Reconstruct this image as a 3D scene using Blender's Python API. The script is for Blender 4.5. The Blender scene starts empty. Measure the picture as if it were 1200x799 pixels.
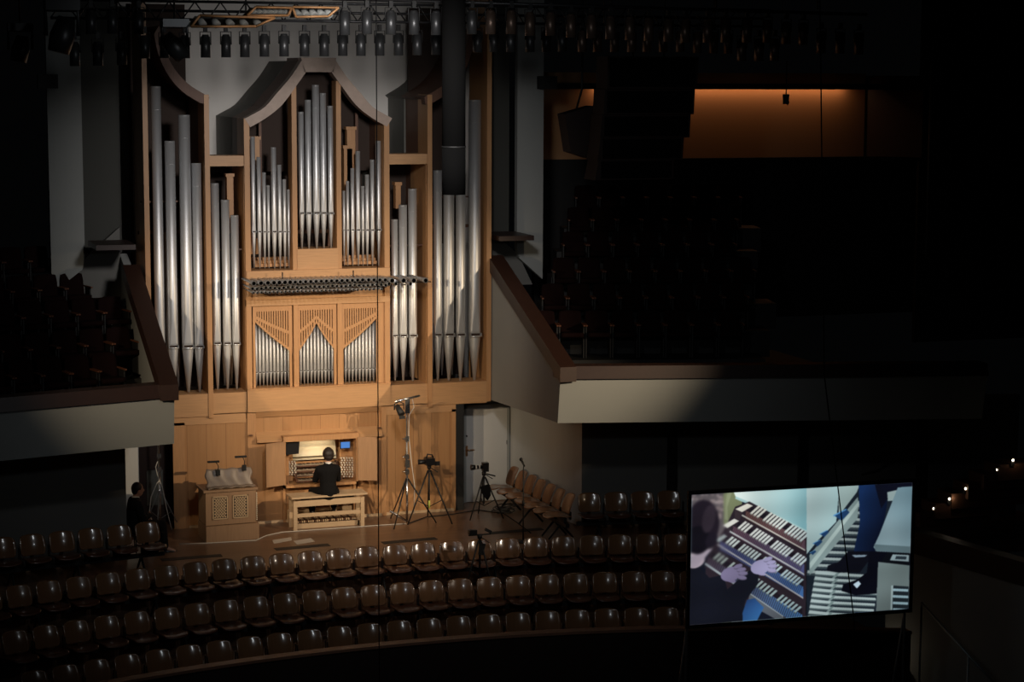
import bpy, math, random
import numpy as np
from mathutils import Vector, Matrix
random.seed(7)
PI = math.pi
COL = bpy.context.scene.collection

# ------------------------------------------------------------------ camera
F, YAW, PIT, ROL = 2400.0, 0.32566, 0.12982, 0.00395
CAM = Vector((-8.725, -37.0, 8.347))
fw = Vector((math.sin(YAW)*math.cos(PIT), math.cos(YAW)*math.cos(PIT), -math.sin(PIT)))
rt = Vector((math.cos(YAW), -math.sin(YAW), 0)); up = rt.cross(fw)
rt2 = rt*math.cos(ROL) + up*math.sin(ROL); up2 = up*math.cos(ROL) - rt*math.sin(ROL)
cam = bpy.data.cameras.new('camera'); cam_o = bpy.data.objects.new('camera', cam); COL.objects.link(cam_o)
cam.sensor_width = 36.0; cam.lens = 36.0*F/1200.0; cam.clip_end = 200
M = Matrix((rt2, up2, -fw)).transposed().to_4x4(); M.translation = CAM
cam_o.matrix_world = M
bpy.context.scene.camera = cam_o

def at(u, v, Y):
    """survey helper: measured photo point on the wall plane at depth Y -> (X, Z)"""
    d = fw + rt2*((u-600)/F) - up2*((v-399.5)/F)
    t = (Y-CAM.y)/d.y
    p = CAM + d*t
    return p.x, p.z
def atz(u, v, z):
    d = fw + rt2*((u-600)/F) - up2*((v-399.5)/F)
    t = (z-CAM.z)/d.z
    p = CAM + d*t
    return p.x, p.y

# ------------------------------------------------------------------ mesh builder
class MB:
    def __init__(s): s.v = []; s.f = []; s.sm = []
    def add(s, vs, fs, smooth=False):
        o = len(s.v); s.v += [tuple(p) for p in vs]
        s.f += [tuple(i+o for i in f) for f in fs]; s.sm += [smooth]*len(fs); return s
    def box(s, x0, x1, y0, y1, z0, z1):
        if x0 > x1: x0, x1 = x1, x0
        if y0 > y1: y0, y1 = y1, y0
        if z0 > z1: z0, z1 = z1, z0
        return s.add([(x0,y0,z0),(x1,y0,z0),(x1,y1,z0),(x0,y1,z0),(x0,y0,z1),(x1,y0,z1),(x1,y1,z1),(x0,y1,z1)],
              [(0,3,2,1),(4,5,6,7),(0,1,5,4),(1,2,6,5),(2,3,7,6),(3,0,4,7)])
    def obox(s, c, sz, R=None):
        R = R or Matrix.Identity(3); c = Vector(c); vs = []
        for k in (-1,1):
            for i, j in ((-1,-1),(1,-1),(1,1),(-1,1)):
                vs.append(c + R @ Vector((i*sz[0]/2, j*sz[1]/2, k*sz[2]/2)))
        return s.add(vs, [(0,3,2,1),(4,5,6,7),(0,1,5,4),(1,2,6,5),(2,3,7,6),(3,0,4,7)])
    def prism(s, poly, axis, a, b):
        """polygon extruded along axis: 'y' poly=(x,z); 'z' poly=(x,y); 'x' poly=(y,z)"""
        n = len(poly)
        def P(p, t): return {'y': (p[0], t, p[1]), 'z': (p[0], p[1], t), 'x': (t, p[0], p[1])}[axis]
        vs = [P(p, a) for p in poly] + [P(p, b) for p in poly]
        fs = [tuple(range(n)), tuple(range(2*n-1, n-1, -1))]
        fs += [(i, i+n, (i+1) % n+n, (i+1) % n) for i in range(n)]
        return s.add(vs, fs)
    def tube(s, pts, rs, n=10, caps=True, smooth=True):
        pts = [Vector(p) for p in pts]
        if not hasattr(rs, '__len__'): rs = [rs]*len(pts)
        vs = []; m = len(pts)
        prev = None
        for i, p in enumerate(pts):
            t = (pts[min(i+1, m-1)] - pts[max(i-1, 0)]).normalized()
            if t.length < 1e-6: t = Vector((0,0,1))
            ref = prev if prev is not None else (Vector((0,1,0)) if abs(t.y) < .9 else Vector((1,0,0)))
            a = (ref - t*ref.dot(t)).normalized(); b = t.cross(a); prev = a
            for k in range(n):
                w = 2*PI*k/n; vs.append(p + (a*math.cos(w)+b*math.sin(w))*rs[i])
        fs = []
        for i in range(m-1):
            for k in range(n):
                fs.append((i*n+k, i*n+(k+1) % n, (i+1)*n+(k+1) % n, (i+1)*n+k))
        s.add(vs, fs, smooth)
        if caps:
            o = len(s.v)-m*n
            s.f += [tuple(o+k for k in range(n-1,-1,-1)), tuple(o+(m-1)*n+k for k in range(n))]; s.sm += [False]*2
        return s
    def hollow(s, p0, p1, r0, r1, th=.004, n=14):
        """open ended tube with wall thickness, closed at p0"""
        p0, p1 = Vector(p0), Vector(p1)
        d = (p1-p0).normalized()
        s.tube([p0, p1, p1, p0+d*.02], [r0, r1, max(r1-th, .001), max(r0-th, .001)], n, True, True)
        return s
    def sphere(s, c, r, n=10, sc=(1,1,1), R=None):
        c = Vector(c); vs = []; R = R or Matrix.Identity(3)
        for i in range(n+1):
            th = PI*i/n
            for k in range(n*2):
                ph = PI*k/n
                vs.append(c + R @ Vector((r*sc[0]*math.sin(th)*math.cos(ph), r*sc[1]*math.sin(th)*math.sin(ph), r*sc[2]*math.cos(th))))
        fs = [(i*2*n+k, (i+1)*2*n+k, (i+1)*2*n+(k+1) % (2*n), i*2*n+(k+1) % (2*n)) for i in range(n) for k in range(2*n)]
        return s.add(vs, fs, True)
    def grid(s, fn, nu, nv, th, smooth=True):
        """shell from fn(u,v)->(Vector point); thickness th along its normal"""
        P = [[Vector(fn(-1+2*i/nu, j/nv)) for i in range(nu+1)] for j in range(nv+1)]
        vs = []; bs = []
        for j in range(nv+1):
            for i in range(nu+1):
                a = P[j][min(i+1,nu)]-P[j][max(i-1,0)]; b = P[min(j+1,nv)][i]-P[max(j-1,0)][i]
                nn = a.cross(b); nn = nn.normalized() if nn.length > 1e-9 else Vector((0,0,1))
                vs.append(P[j][i]+nn*th/2); bs.append(P[j][i]-nn*th/2)
        w = nu+1; N = w*(nv+1); fs = []
        for j in range(nv):
            for i in range(nu):
                q = (j*w+i, j*w+i+1, (j+1)*w+i+1, (j+1)*w+i)
                fs.append(q); fs.append(tuple(N+k for k in reversed(q)))
        rim = [i for i in range(w)] + [j*w+nu for j in range(1,nv+1)] + [nv*w+i for i in range(nu-1,-1,-1)] + [j*w for j in range(nv-1,0,-1)]
        for k in range(len(rim)):
            a, b = rim[k], rim[(k+1) % len(rim)]
            fs.append((b, a, a+N, b+N))
        return s.add(vs+bs, fs, smooth)

def root_loc(o):
    v = Vector((0,0,0))
    while o is not None: v += o.location; o = o.parent
    return v
def obj(name, mb, mat, parent=None, label=None, local=False):
    me = bpy.data.meshes.new(name)
    vs = mb.v
    if parent is not None and not local:
        L = root_loc(parent); vs = [(x-L.x, y-L.y, z-L.z) for x, y, z in vs]
    me.from_pydata(vs, [], mb.f)
    me.polygons.foreach_set('use_smooth', mb.sm)
    import bmesh
    b = bmesh.new(); b.from_mesh(me); bmesh.ops.recalc_face_normals(b, faces=b.faces); b.to_mesh(me); b.free()
    me.materials.append(mat)
    o = bpy.data.objects.new(name, me); COL.objects.link(o)
    if parent is not None: o.parent = parent
    if label: o['label'] = label
    return o
def tag(o, label, cat, group=None, kind=None):
    o['label'] = label; o['category'] = cat
    if group: o['group'] = group
    if kind: o['kind'] = kind
    return o
def thing(name, label, cat, loc=(0,0,0), rz=0, group=None):
    o = bpy.data.objects.new(name, None); COL.objects.link(o); o.empty_display_size = .1
    o.location = loc; o.rotation_euler = (0,0,rz)
    return tag(o, label, cat, group)
def single(name, mb, mat, label, cat, group=None):
    o = obj(name, mb, mat); return tag(o, label, cat, group)
def struct(name, mb, mat, label=None):
    o = obj(name, mb, mat); o['kind'] = 'structure'; o['category'] = name.split('_')[0]
    o['label'] = label or name.replace('_', ' '); return o
def dup(root, loc, rz, label, group=None):
    r = root.copy(); COL.objects.link(r); r.location = loc; r.rotation_euler = (0,0,rz)
    r['label'] = label
    if group: r['group'] = group
    for ch in list(root.children):
        c = ch.copy(); COL.objects.link(c); c.parent = r
        for g in list(ch.children):
            d = g.copy(); COL.objects.link(d); d.parent = c
    return r
ORD = ['', 'first', 'second', 'third', 'fourth', 'fifth', 'sixth', 'seventh', 'eighth', 'ninth', 'tenth', 'eleventh', 'twelfth',
       'thirteenth', 'fourteenth', 'fifteenth', 'sixteenth', 'seventeenth', 'eighteenth', 'nineteenth', 'twentieth', 'twenty-first',
       'twenty-second', 'twenty-third', 'twenty-fourth', 'twenty-fifth', 'twenty-sixth', 'twenty-seventh', 'twenty-eighth', 'twenty-ninth', 'thirtieth',
       'thirty-first', 'thirty-second', 'thirty-third', 'thirty-fourth', 'thirty-fifth', 'thirty-sixth', 'thirty-seventh', 'thirty-eighth', 'thirty-ninth', 'fortieth', 'forty-first', 'forty-second', 'forty-third', 'forty-fourth', 'forty-fifth', 'forty-sixth']

# ------------------------------------------------------------------ materials
def mat(name, col, rough=.5, metal=0, coat=0, noise=None, emit=None, es=1, bump=0, spec=None):
    m = bpy.data.materials.new(name); m.use_nodes = True; nt = m.node_tree; N = nt.nodes; b = N['Principled BSDF']
    b.inputs['Base Color'].default_value = (*col, 1); b.inputs['Roughness'].default_value = rough
    b.inputs['Metallic'].default_value = metal; b.inputs['Coat Weight'].default_value = coat
    b.inputs['Coat Roughness'].default_value = .12
    if spec is not None: b.inputs['Specular IOR Level'].default_value = spec
    if emit: b.inputs['Emission Color'].default_value = (*emit, 1); b.inputs['Emission Strength'].default_value = es
    if noise:
        sc, amt, stretch = noise
        tc = N.new('ShaderNodeTexCoord'); mp = N.new('ShaderNodeMapping'); mp.inputs['Scale'].default_value = stretch
        nz = N.new('ShaderNodeTexNoise'); nz.inputs['Scale'].default_value = sc; nz.inputs['Detail'].default_value = 5
        nt.links.new(tc.outputs['Object'], mp.inputs[0]); nt.links.new(mp.outputs[0], nz.inputs['Vector'])
        mx = N.new('ShaderNodeMix'); mx.data_type = 'RGBA'
        mx.inputs[6].default_value = (*[c*(1-amt) for c in col], 1); mx.inputs[7].default_value = (*[min(1, c*(1+amt)) for c in col], 1)
        nt.links.new(nz.outputs['Fac'], mx.inputs[0]); nt.links.new(mx.outputs[2], b.inputs['Base Color'])
        if bump:
            bp = N.new('ShaderNodeBump'); bp.inputs['Strength'].default_value = bump; bp.inputs['Distance'].default_value = .01
            nt.links.new(nz.outputs['Fac'], bp.inputs['Height']); nt.links.new(bp.outputs[0], b.inputs['Normal'])
    return m
def boards(name, c1, c2, width, axis='X', rough=.42, grain=(26, 26, 1.6), coat=0, length=None, seam=.018):
    """veneer boards: tone steps from board to board, fine grain, thin dark seams"""
    m = mat(name, c1, rough, coat=coat); nt = m.node_tree; N = nt.nodes; L = nt.links; b = N['Principled BSDF']
    tc = N.new('ShaderNodeTexCoord'); sp = N.new('ShaderNodeSeparateXYZ'); L.new(tc.outputs['Object'], sp.inputs[0])
    def math_(op, a, v=None, v2=None):
        n = N.new('ShaderNodeMath'); n.operation = op
        if hasattr(a, 'links') or not isinstance(a, (int, float)): L.new(a, n.inputs[0])
        else: n.inputs[0].default_value = a
        if v is not None:
            if isinstance(v, (int, float)): n.inputs[1].default_value = v
            else: L.new(v, n.inputs[1])
        return n.outputs[0]
    q = math_('DIVIDE', sp.outputs[axis], width); fl = math_('FLOOR', q); fr = math_('FRACT', q)
    wn = N.new('ShaderNodeTexWhiteNoise'); wn.noise_dimensions = '2D'; cb = N.new('ShaderNodeCombineXYZ'); L.new(fl, cb.inputs[0])
    if length:
        oth = 'Y' if axis == 'X' else 'X'
        q2 = math_('ADD', math_('DIVIDE', sp.outputs[oth], length), math_('MULTIPLY', fl, .37)); L.new(math_('FLOOR', q2), cb.inputs[1])
    L.new(cb.outputs[0], wn.inputs['Vector'])
    mp = N.new('ShaderNodeMapping'); mp.inputs['Scale'].default_value = grain; L.new(tc.outputs['Object'], mp.inputs[0])
    nz = N.new('ShaderNodeTexNoise'); nz.inputs['Scale'].default_value = 1; nz.inputs['Detail'].default_value = 6; L.new(mp.outputs[0], nz.inputs['Vector'])
    f = math_('ADD', math_('MULTIPLY', wn.outputs['Value'], .55), math_('MULTIPLY', nz.outputs['Fac'], .6))
    mx = N.new('ShaderNodeMix'); mx.data_type = 'RGBA'; mx.inputs[6].default_value = (*c1, 1); mx.inputs[7].default_value = (*c2, 1); L.new(f, mx.inputs[0])
    s1 = math_('LESS_THAN', fr, seam); m2 = N.new('ShaderNodeMix'); m2.data_type = 'RGBA'
    m2.inputs[7].default_value = (*[c*.62 for c in c1], 1); L.new(mx.outputs[2], m2.inputs[6]); L.new(s1, m2.inputs[0])
    L.new(m2.outputs[2], b.inputs['Base Color'])
    return m
OAK = (.46, .245, .11)
m_oak = mat('oak', OAK, .45, noise=(3, .22, (14, 14, 1)))
m_oakh = mat('oak_horizontal', (.49, .275, .13), .45, noise=(3, .2, (1, 14, 14)))
m_wall = boards('oak_veneer_boards', (.34, .168, .068), (.48, .262, .118), .36, 'X')
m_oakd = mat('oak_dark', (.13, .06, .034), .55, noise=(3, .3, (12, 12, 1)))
m_rail = mat('brown_rail', (.03, .013, .009), .45, noise=(4, .25, (3, 3, 3)))
m_pal = mat('pale_oak', (.55, .40, .25), .5, noise=(3, .15, (2, 12, 12)))
m_grey_oak = mat('greyed_oak', (.33, .205, .12), .5, noise=(3, .2, (12, 12, 1)))
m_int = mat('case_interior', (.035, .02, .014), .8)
m_plas = mat('grey_plaster', (.30, .312, .302), .85, noise=(2, .05, (1, 1, 1)))
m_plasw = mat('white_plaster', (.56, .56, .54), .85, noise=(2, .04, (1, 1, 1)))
m_refl = mat('reflector_paint', (.13, .13, .115), .7, noise=(2, .05, (1, 1, 1)))
m_olive = mat('dark_olive_paint', (.045, .046, .04), .75)
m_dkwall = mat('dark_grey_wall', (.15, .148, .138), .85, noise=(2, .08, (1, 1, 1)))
m_black = mat('black_paint', (.012, .012, .012), .6)
m_blackg = mat('black_gloss', (.015, .015, .016), .3)
m_blackm = mat('black_metal', (.03, .03, .032), .4, metal=.5)
m_cloth = mat('black_cloth', (.004, .004, .0045), .95, spec=.1)
m_duct = mat('charcoal_fabric', (.0035, .0035, .0035), .95, spec=.1)
m_chrome = mat('chrome', (.7, .7, .72), .25, metal=1)
m_tin = mat('pipe_tin', (.68, .69, .70), .47, metal=.72, noise=(6, .12, (1, 1, .15)))
m_tinl = mat('pipe_tin_lip', (.74, .76, .78), .3, metal=.75)
m_tind = mat('pipe_lead', (.48, .48, .48), .48, metal=.7)
m_trum = mat('trumpet_metal', (.50, .50, .50), .4, metal=.7)
m_shell = mat('chair_shell', (.25, .125, .06), .24, coat=1, noise=(3, .15, (8, 1, 1)))
m_shellE = mat('chair_shell_light', (.32, .165, .085), .3, coat=.5, noise=(3, .15, (8, 1, 1)))
m_edge = mat('chair_seat', (.11, .04, .022), .35, coat=.3)
m_floor = boards('stage_parquet', (.15, .078, .043), (.235, .13, .075), .14, 'Y', rough=.3, grain=(1.6, 24, 24), length=1.9, seam=.03)
m_step = boards('step_boards', (.13, .065, .038), (.19, .105, .062), .3, 'X', rough=.45, grain=(24, 24, 2))
m_band = mat('ochre_wall', (.45, .25, .12), .8)
m_seatr = mat('red_velvet', (.010, .0032, .0028), .9, spec=.1)  # red taken down to near black, balcony gloom put into the colour
m_knob = mat('ivory_knob', (.75, .68, .55), .4)
m_key = mat('bone_keys', (.36, .30, .22), .4)
m_keyd = mat('ebony', (.05, .028, .02), .4)
m_skin = mat('skin', (.45, .26, .19), .55)
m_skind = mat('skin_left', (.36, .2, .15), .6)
m_hair = mat('dark_hair', (.016, .010, .008), .55, noise=(60, .4, (1, 1, .2)), bump=.5)
m_suit = mat('black_suit', (.0035, .0035, .0042), .9, spec=.25)
m_shirt = mat('white_shirt', (.75, .74, .72), .7)
m_sheet = mat('plastic_cover', (.27, .21, .165), .4, noise=(5, .2, (1, 1, 1)), bump=.6)
m_pale_sheet = mat('pale_sheet', (.62, .55, .47), .8)
m_grey = mat('grey_metal', (.22, .22, .22), .45, metal=.4)
m_can = mat('lamp_housing', (.07, .072, .075), .4, metal=.6)
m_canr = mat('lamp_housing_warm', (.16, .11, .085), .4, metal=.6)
m_white = mat('white_cable', (.6, .57, .52), .6)
m_brass = mat('brass', (.45, .25, .12), .35, metal=.8)
m_desk = mat('music_desk_cream', (.72, .64, .46), .6)
m_glow = mat('console_lamp', (.9, .8, .6), .5, emit=(1, .85, .6), es=4)
m_steplamp = mat('step_lamp', (1, .9, .7), .5, emit=(1, .88, .68), es=5)
m_blue = mat('tablet_screen', (.02, .03, .05), .3, emit=(.06, .22, .62), es=.9)

# ------------------------------------------------------------------ room: floors
ARC = -23.7
def arc_pts(R, x0, x1, n=40):
    return [(x0+(x1-x0)*i/n, ARC+math.sqrt(R*R-(x0+(x1-x0)*i/n)**2)) for i in range(n+1)]
RA, RB, RC, RP = 19.95, 18.75, 17.78, 17.12       # backrest arcs of the rows, and the parapet
ZA, ZB, ZC, ZS = -.5, -.87, -1.24, -3.2
p = arc_pts(RA+.22, -13, 9.0)
struct('floor', MB().prism(p+[(13, -6), (13, 4), (-13, 4)], 'z', -.12, 0), m_floor, 'wooden platform floor in front of the organ')
def tread(name, Ro, Ri, z, label):
    a = arc_pts(Ro, -13, 7.7); b = arc_pts(Ri, -13, 7.7)
    struct(name, MB().prism(a+b[::-1], 'z', z-.12, z), m_step, label)
def riser(name, R, z0, z1, m, th=.06, x0=-13, x1=7.7, label=None):
    a = arc_pts(R, x0, x1, 60); b = arc_pts(R-th, x0, x1, 60)
    return struct(name, MB().prism(a+b[::-1], 'z', z0, z1), m, label)
tread('floor_upper_tread', RA+.22, RB+.22, ZA, 'tread under the upper curved chair row')
tread('floor_middle_tread', RB+.22, RC+.22, ZB, 'tread under the middle curved chair row')
tread('floor_lower_tread', RC+.22, RP, ZC, 'tread under the lower curved chair row')
riser('trim_1', RA+.22, ZA, -.12, m_step, label='riser below the platform'); riser('trim_2', RB+.22, ZB, ZA-.12, m_step, label='riser of the middle row')
riser('trim_3', RC+.22, ZC, ZB-.12, m_step, label='riser of the lower row')
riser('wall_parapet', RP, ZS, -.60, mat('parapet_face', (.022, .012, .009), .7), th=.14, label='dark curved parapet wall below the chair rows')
riser('trim_4', RP+.03, -.60, -.555, mat('parapet_cap', (.25, .13, .085), .5, noise=(3, .2, (2, 2, 2))), th=.2, label='worn wooden cap along the curved parapet')
struct('floor_hall', MB().box(-14, 14, -26, -6, ZS-.1, ZS), m_black, 'dark hall floor below the parapet')

# ------------------------------------------------------------------ room: walls around organ
struct('wall_back', MB().box(-4.2, 4.2, 2.8, 2.95, -.1, 10.6), mat('back_wall_paint', (.78, .75, .71), .9), 'grey back wall behind the organ')
struct('ceiling', MB().box(-14, 16, -30, 4.5, 10.6, 10.75), m_black, 'black ceiling')
# recess with door, right
struct('wall_recess_right', MB().box(2.75, 3.98, .68, .8, 0, 2.3), m_plas, 'grey wall with the stage door')
struct('trim_5', MB().box(2.64, 2.8, .0, .69, 0, 2.1), m_black, 'black flank beside the right end of the organ base')
d = obj('door_1', MB().box(3.05, 3.89, .64, .68, .01, 1.86), m_plasw); d['kind'] = 'structure'; d['label'] = 'pale grey stage door'; d['category'] = 'door'
fr = MB(); fr.box(2.97, 3.05, .63, .68, 0, 1.93); fr.box(3.89, 3.94, .63, .68, 0, 1.93); fr.box(2.97, 3.94, .63, .68, 1.86, 1.93)
obj('door_frame', fr, m_plas, d)
h = MB(); h.box(3.03, 3.075, .62, .64, .93, 1.13); h.tube([(3.05, .60, 1.05), (3.20, .60, 1.05)], .012); h.tube([(3.05, .64, 1.05), (3.05, .60, 1.05)], .012)
obj('door_handle', h, m_brass, d, 'brass lever handle')
obj('door_hinge', MB().box(3.875, 3.895, .625, .64, 1.12, 1.2), m_grey, d)
obj('door_lock', MB().tube([(3.05, .60, 1.33), (3.05, .64, 1.33)], .015), m_black, d)
# splay walls at stage level
def slab(name, pts, z0, z1, m, th=.12, label=None, side=1):
    """vertical wall along plan polyline, thickness offset away"""
    mb = MB(); n = len(pts)
    for i in range(n-1):
        a, b = Vector(pts[i]), Vector(pts[i+1]); d_ = (b-a).normalized(); nn = Vector((-d_.y, d_.x))*th*side
        mb.prism([tuple(a), tuple(b), tuple(b+nn), tuple(a+nn)], 'z', z0, z1)
    return struct(name, mb, m, label)
slab('wall_splay_right', [(3.96, .72), (4.45, -2.05)], 0, 2.35, m_plasw, label='white splayed wall behind the angled chairs')
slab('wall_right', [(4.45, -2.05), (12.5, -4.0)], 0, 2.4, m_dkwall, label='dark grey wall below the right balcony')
slab('baseboard_right', [(4.45, -2.085), (12.5, -4.035)], 0, .09, m_grey_oak, th=.03)
for i, x in enumerate((6.0, 8.4, 10.6)):
    struct('trim_%d' % (6+i), MB().box(x, x+.16, -2.17-.242*(x-4.45), -2.05-.242*(x-4.45)+.05, 0, 2.3), m_black, 'dark vertical joint in the right wall')
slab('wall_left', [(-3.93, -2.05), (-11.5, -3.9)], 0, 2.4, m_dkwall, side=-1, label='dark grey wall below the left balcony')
slab('baseboard_left', [(-3.93, -2.085), (-11.5, -3.935)], 0, .09, m_grey_oak, th=.03, side=-1)
slab('wall_splay_left', [(-3.97, .72), (-3.99, -2.05)], 0, 2.4, m_plas, side=-1, label='side return of the left recess')
struct('wall_recess_left', MB().box(-3.9, -2.3, .68, .8, 0, 2.3), m_rail, 'dark wall behind the seated man')
struct('door_2', MB().box(-3.82, at(163,560,.6)[0], .60, .66, .01, 2.05), m_plasw, 'white door leaf seen edgeways in the left recess')
struct('trim_9', MB().box(at(172,560,.65)[0], at(191,560,.65)[0], .65, .69, at(180,592,.65)[1], at(180,551,.65)[1]), m_refl, 'grey panel on the dark recess wall')

# balconies, left and right
def balcony(sd, nm):
    X = 3.36
    side = MB().prism([(1.3, 2.06), (-3.72, 2.285), (-3.84, 3.07), (0.0, 4.58), (1.3, 5.0)], 'x', sd*(X+.002), sd*(X+.14))
    struct('wall_balcony_side_'+nm, side, m_plas, 'white inner flank wall of the %s balcony' % nm)
    rl = MB().prism([(-3.98, 3.04), (0.1, 4.63), (0.1, 4.9), (-3.98, 3.3)], 'x', sd*(X-.05), sd*(X+.25))
    struct('trim_rail_'+nm, rl, m_rail, 'sloping wooden rail of the %s balcony' % nm)
    # splayed front with inward-leaning fascia
    L = 7.6; dx, dy = math.cos(.243)*sd, -math.sin(.243)
    def q(t, off, z): return (sd*X + dx*t + (-dy*0)*off, -3.85 + dy*t + off, z)
    mb = MB(); vs = []
    for t in (0, L):
        vs += [q(t, 0, 3.08), q(t, .12, 2.28), q(t, .18, 2.28), q(t, .06, 3.08)]
    mb.add(vs, [(0,1,2,3), (7,6,5,4), (0,4,5,1), (1,5,6,2), (2,6,7,3), (3,7,4,0)])
    struct('wall_fascia_'+nm, mb, m_plas, 'grey front fascia of the %s balcony' % nm)
    mb = MB(); vs = []
    for t in (-.03, L):
        vs += [q(t, -.06, 3.08), q(t, .0, 3.30), q(t, .34, 3.30), q(t, .30, 3.08)]
    mb.add(vs, [(0,1,2,3), (7,6,5,4), (0,4,5,1), (1,5,6,2), (2,6,7,3), (3,7,4,0)])
    struct('trim_front_rail_'+nm, mb, m_rail, 'dark brown rail along the %s balcony front' % nm)
    poly = [(sd*(X+.1), 1.3), (sd*(X+.1), -3.72), (sd*X+dx*L, -3.65+dy*L), (sd*X+dx*L, 3.0)]
    struct('floor_balcony_'+nm, MB().prism(poly, 'z', 2.29, 2.42), m_olive, 'slab of the %s balcony' % nm)
    # ledge, white upper panel, olive upper wall
    struct('trim_ledge_'+nm, MB().box(sd*3.42, sd*4.12, -.25, .9, 5.2, 5.29), m_rail, 'brown ledge beside the organ on the %s' % nm)
    struct('wall_upper_'+nm, MB().box(sd*3.42, sd*4.2, 1.5, 1.62, 5.0, 10.5), m_olive, 'dark olive wall beside the organ on the %s' % nm)
    a = (4.2, 4.74) if sd > 0 else (4.17, 4.78)
    mb = MB().prism([(sd*a[0], 10.5), (sd*a[0], 4.95 if sd > 0 else 5.0), (sd*(a[0]+.05), 4.75), (sd*a[1], 4.32), (sd*a[1], 10.5)], 'y', 1.0, 1.15)
    struct('wall_panel_'+nm, mb, m_plas, 'tall pale wall panel on the %s of the organ' % nm)
    struct('trim_bracket_'+nm, MB().box(sd*(4.6), sd*4.95, .8, 1.0, 8.05, 8.3), m_black, 'black bracket on the pale %s panel' % nm)
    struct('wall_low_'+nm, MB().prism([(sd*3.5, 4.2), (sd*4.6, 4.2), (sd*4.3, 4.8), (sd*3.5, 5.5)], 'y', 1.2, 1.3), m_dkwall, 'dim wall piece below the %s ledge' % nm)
balcony(1, 'right'); balcony(-1, 'left')

# ------------------------------------------------------------------ PIPE ORGAN
org = thing('pipe_organ', 'tall concert hall pipe organ with silver pipes in an oak case against the back wall', 'pipe organ')
def X(u, v=300, Y=0): return at(u, v, Y)[0]
def Z(u, v, Y=0): return at(u, v, Y)[1]
XO, XT, XM, XI = 3.30, 2.13, 1.36, .44
DEP = .38
# posts
def post(x0, x1, z0, z1, y0=-.02, y1=DEP, name='case_post', m=m_oak): return obj(name, MB().box(x0, x1, y0, y1, z0, z1), m, org)
SIDE = {-1: (3.16, 2.09, 1.40, .48), 1: (3.28, 2.13, 1.33, .385)}
for sd in (-1, 1):
    XO, XT, XM, XI = SIDE[sd]
    post(sd*(XO-.03), sd*(XO+.06), 2.1, 9.9, -.02, 1.1)
    post(sd*(XT-.06), sd*(XT+.03), 2.05, 7.95, -.05, .6)
    obj('case_side', MB().box(sd*(XT-.02), sd*(XT-.066), .04, 1.1, 2.5, 6.7), m_oak, org)
    post(sd*(XM-.10), sd*(XM+.0), 2.12, 7.52, -.05, .6)
    obj('case_side', MB().box(sd*(XM+.004), sd*(XM-.06), .04, 1.1, 2.5, 6.6), m_oak, org)
    post(sd*(XI-.06), sd*(XI+.03), 4.74, 8.2 if sd < 0 else 8.2, -.03, .30)
    post(sd*(XI-.06), sd*(XI+.03), 2.55, 4.1, -.03, .15)
    # small section: top block + chest box
    obj('section_cornice', MB().box(sd*(XM+.005), sd*(XT-.062), -.03, .5, 6.66, 6.85), m_oakh, org)
    obj('chest_board', MB().box(sd*(XM+.005), sd*(XT-.062), -.02, .5, 2.12, 2.5), m_oakh, org)
    obj('chest_board', MB().box(sd*(XT+.032), sd*(XO-.032), -.03, .5, 2.08, 2.5), m_oakh, org)
    # hull sides above the small sections
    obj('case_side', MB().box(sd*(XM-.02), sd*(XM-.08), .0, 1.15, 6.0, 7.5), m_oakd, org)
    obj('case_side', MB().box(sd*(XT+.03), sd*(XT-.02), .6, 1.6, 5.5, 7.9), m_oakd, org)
    obj('reflector_side', MB().box(sd*(XM-.02), sd*(XM-.1), 1.16, 2.8, 5.5, 7.5), m_refl, org, 'grey painted side behind the case')
    obj('reflector_side', MB().box(sd*(XT+.03), sd*(XT-.05), 1.61, 2.8, 5.5, 7.9), m_refl, org, 'grey painted side behind the case')
XO, XT, XM, XI = 3.24, 2.11, 1.36, .44
XML, XMR = 1.40, 1.33
# crown: concave arches of centre tower
oL = [(286,139),(298,132.5),(310,125),(325,107.5),(340,90),(352.5,71)]
iL = [(292.5,149),(312,137.5),(330,122.5),(347.5,99),(357.5,85)]
def inter(pts, n=14):
    """smooth resample of pixel polyline converted to facade metres"""
    P = [at(u, v, 0) for u, v in pts]
    t = [0]
    for a, b in zip(P, P[1:]): t.append(t[-1]+math.dist(a, b))
    out = []
    for k in range(n+1):
        s = t[-1]*k/n; i = 0
        while i < len(t)-2 and t[i+1] < s: i += 1
        w = (s-t[i])/(t[i+1]-t[i]); p0 = P[max(i-1,0)]; p1 = P[i]; p2 = P[i+1]; p3 = P[min(i+2,len(P)-1)]
        def cr(a, b, c, d_): return .5*((2*b)+(-a+c)*w+(2*a-5*b+4*c-d_)*w*w+(-a+3*b-3*c+d_)*w**3)
        out.append((cr(p0[0],p1[0],p2[0],p3[0]), cr(p0[1],p1[1],p2[1],p3[1])))
    return out
OUT = inter(oL); INN = inter(iL)
def arch(sd, O, I, y0, y1, name, m):
    O = [(sd*abs(x), z) for x, z in O]; I = [(sd*abs(x), z) for x, z in I]
    mb = MB(); n = len(O)
    for k in range(n-1):
        mb.prism([O[k], O[k+1], I[k+1], I[k]], 'y', y0, y1)
    return obj(name, mb, m, org)
m_crown = mat('crown_oak_cool_lit', (.42, .32, .26), .5, noise=(4, .2, (3, 10, 3)))  # oak greyed and lightened, the cool upper light put into its colour
for sd in (-1, 1):
    arch(sd, OUT, INN, -.06, .22, 'crown_arch', m_crown)
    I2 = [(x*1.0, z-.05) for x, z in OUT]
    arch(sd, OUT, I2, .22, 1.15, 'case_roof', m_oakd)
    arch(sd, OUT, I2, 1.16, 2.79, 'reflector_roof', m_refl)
cz1, cz0 = 8.62, 8.36
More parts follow.
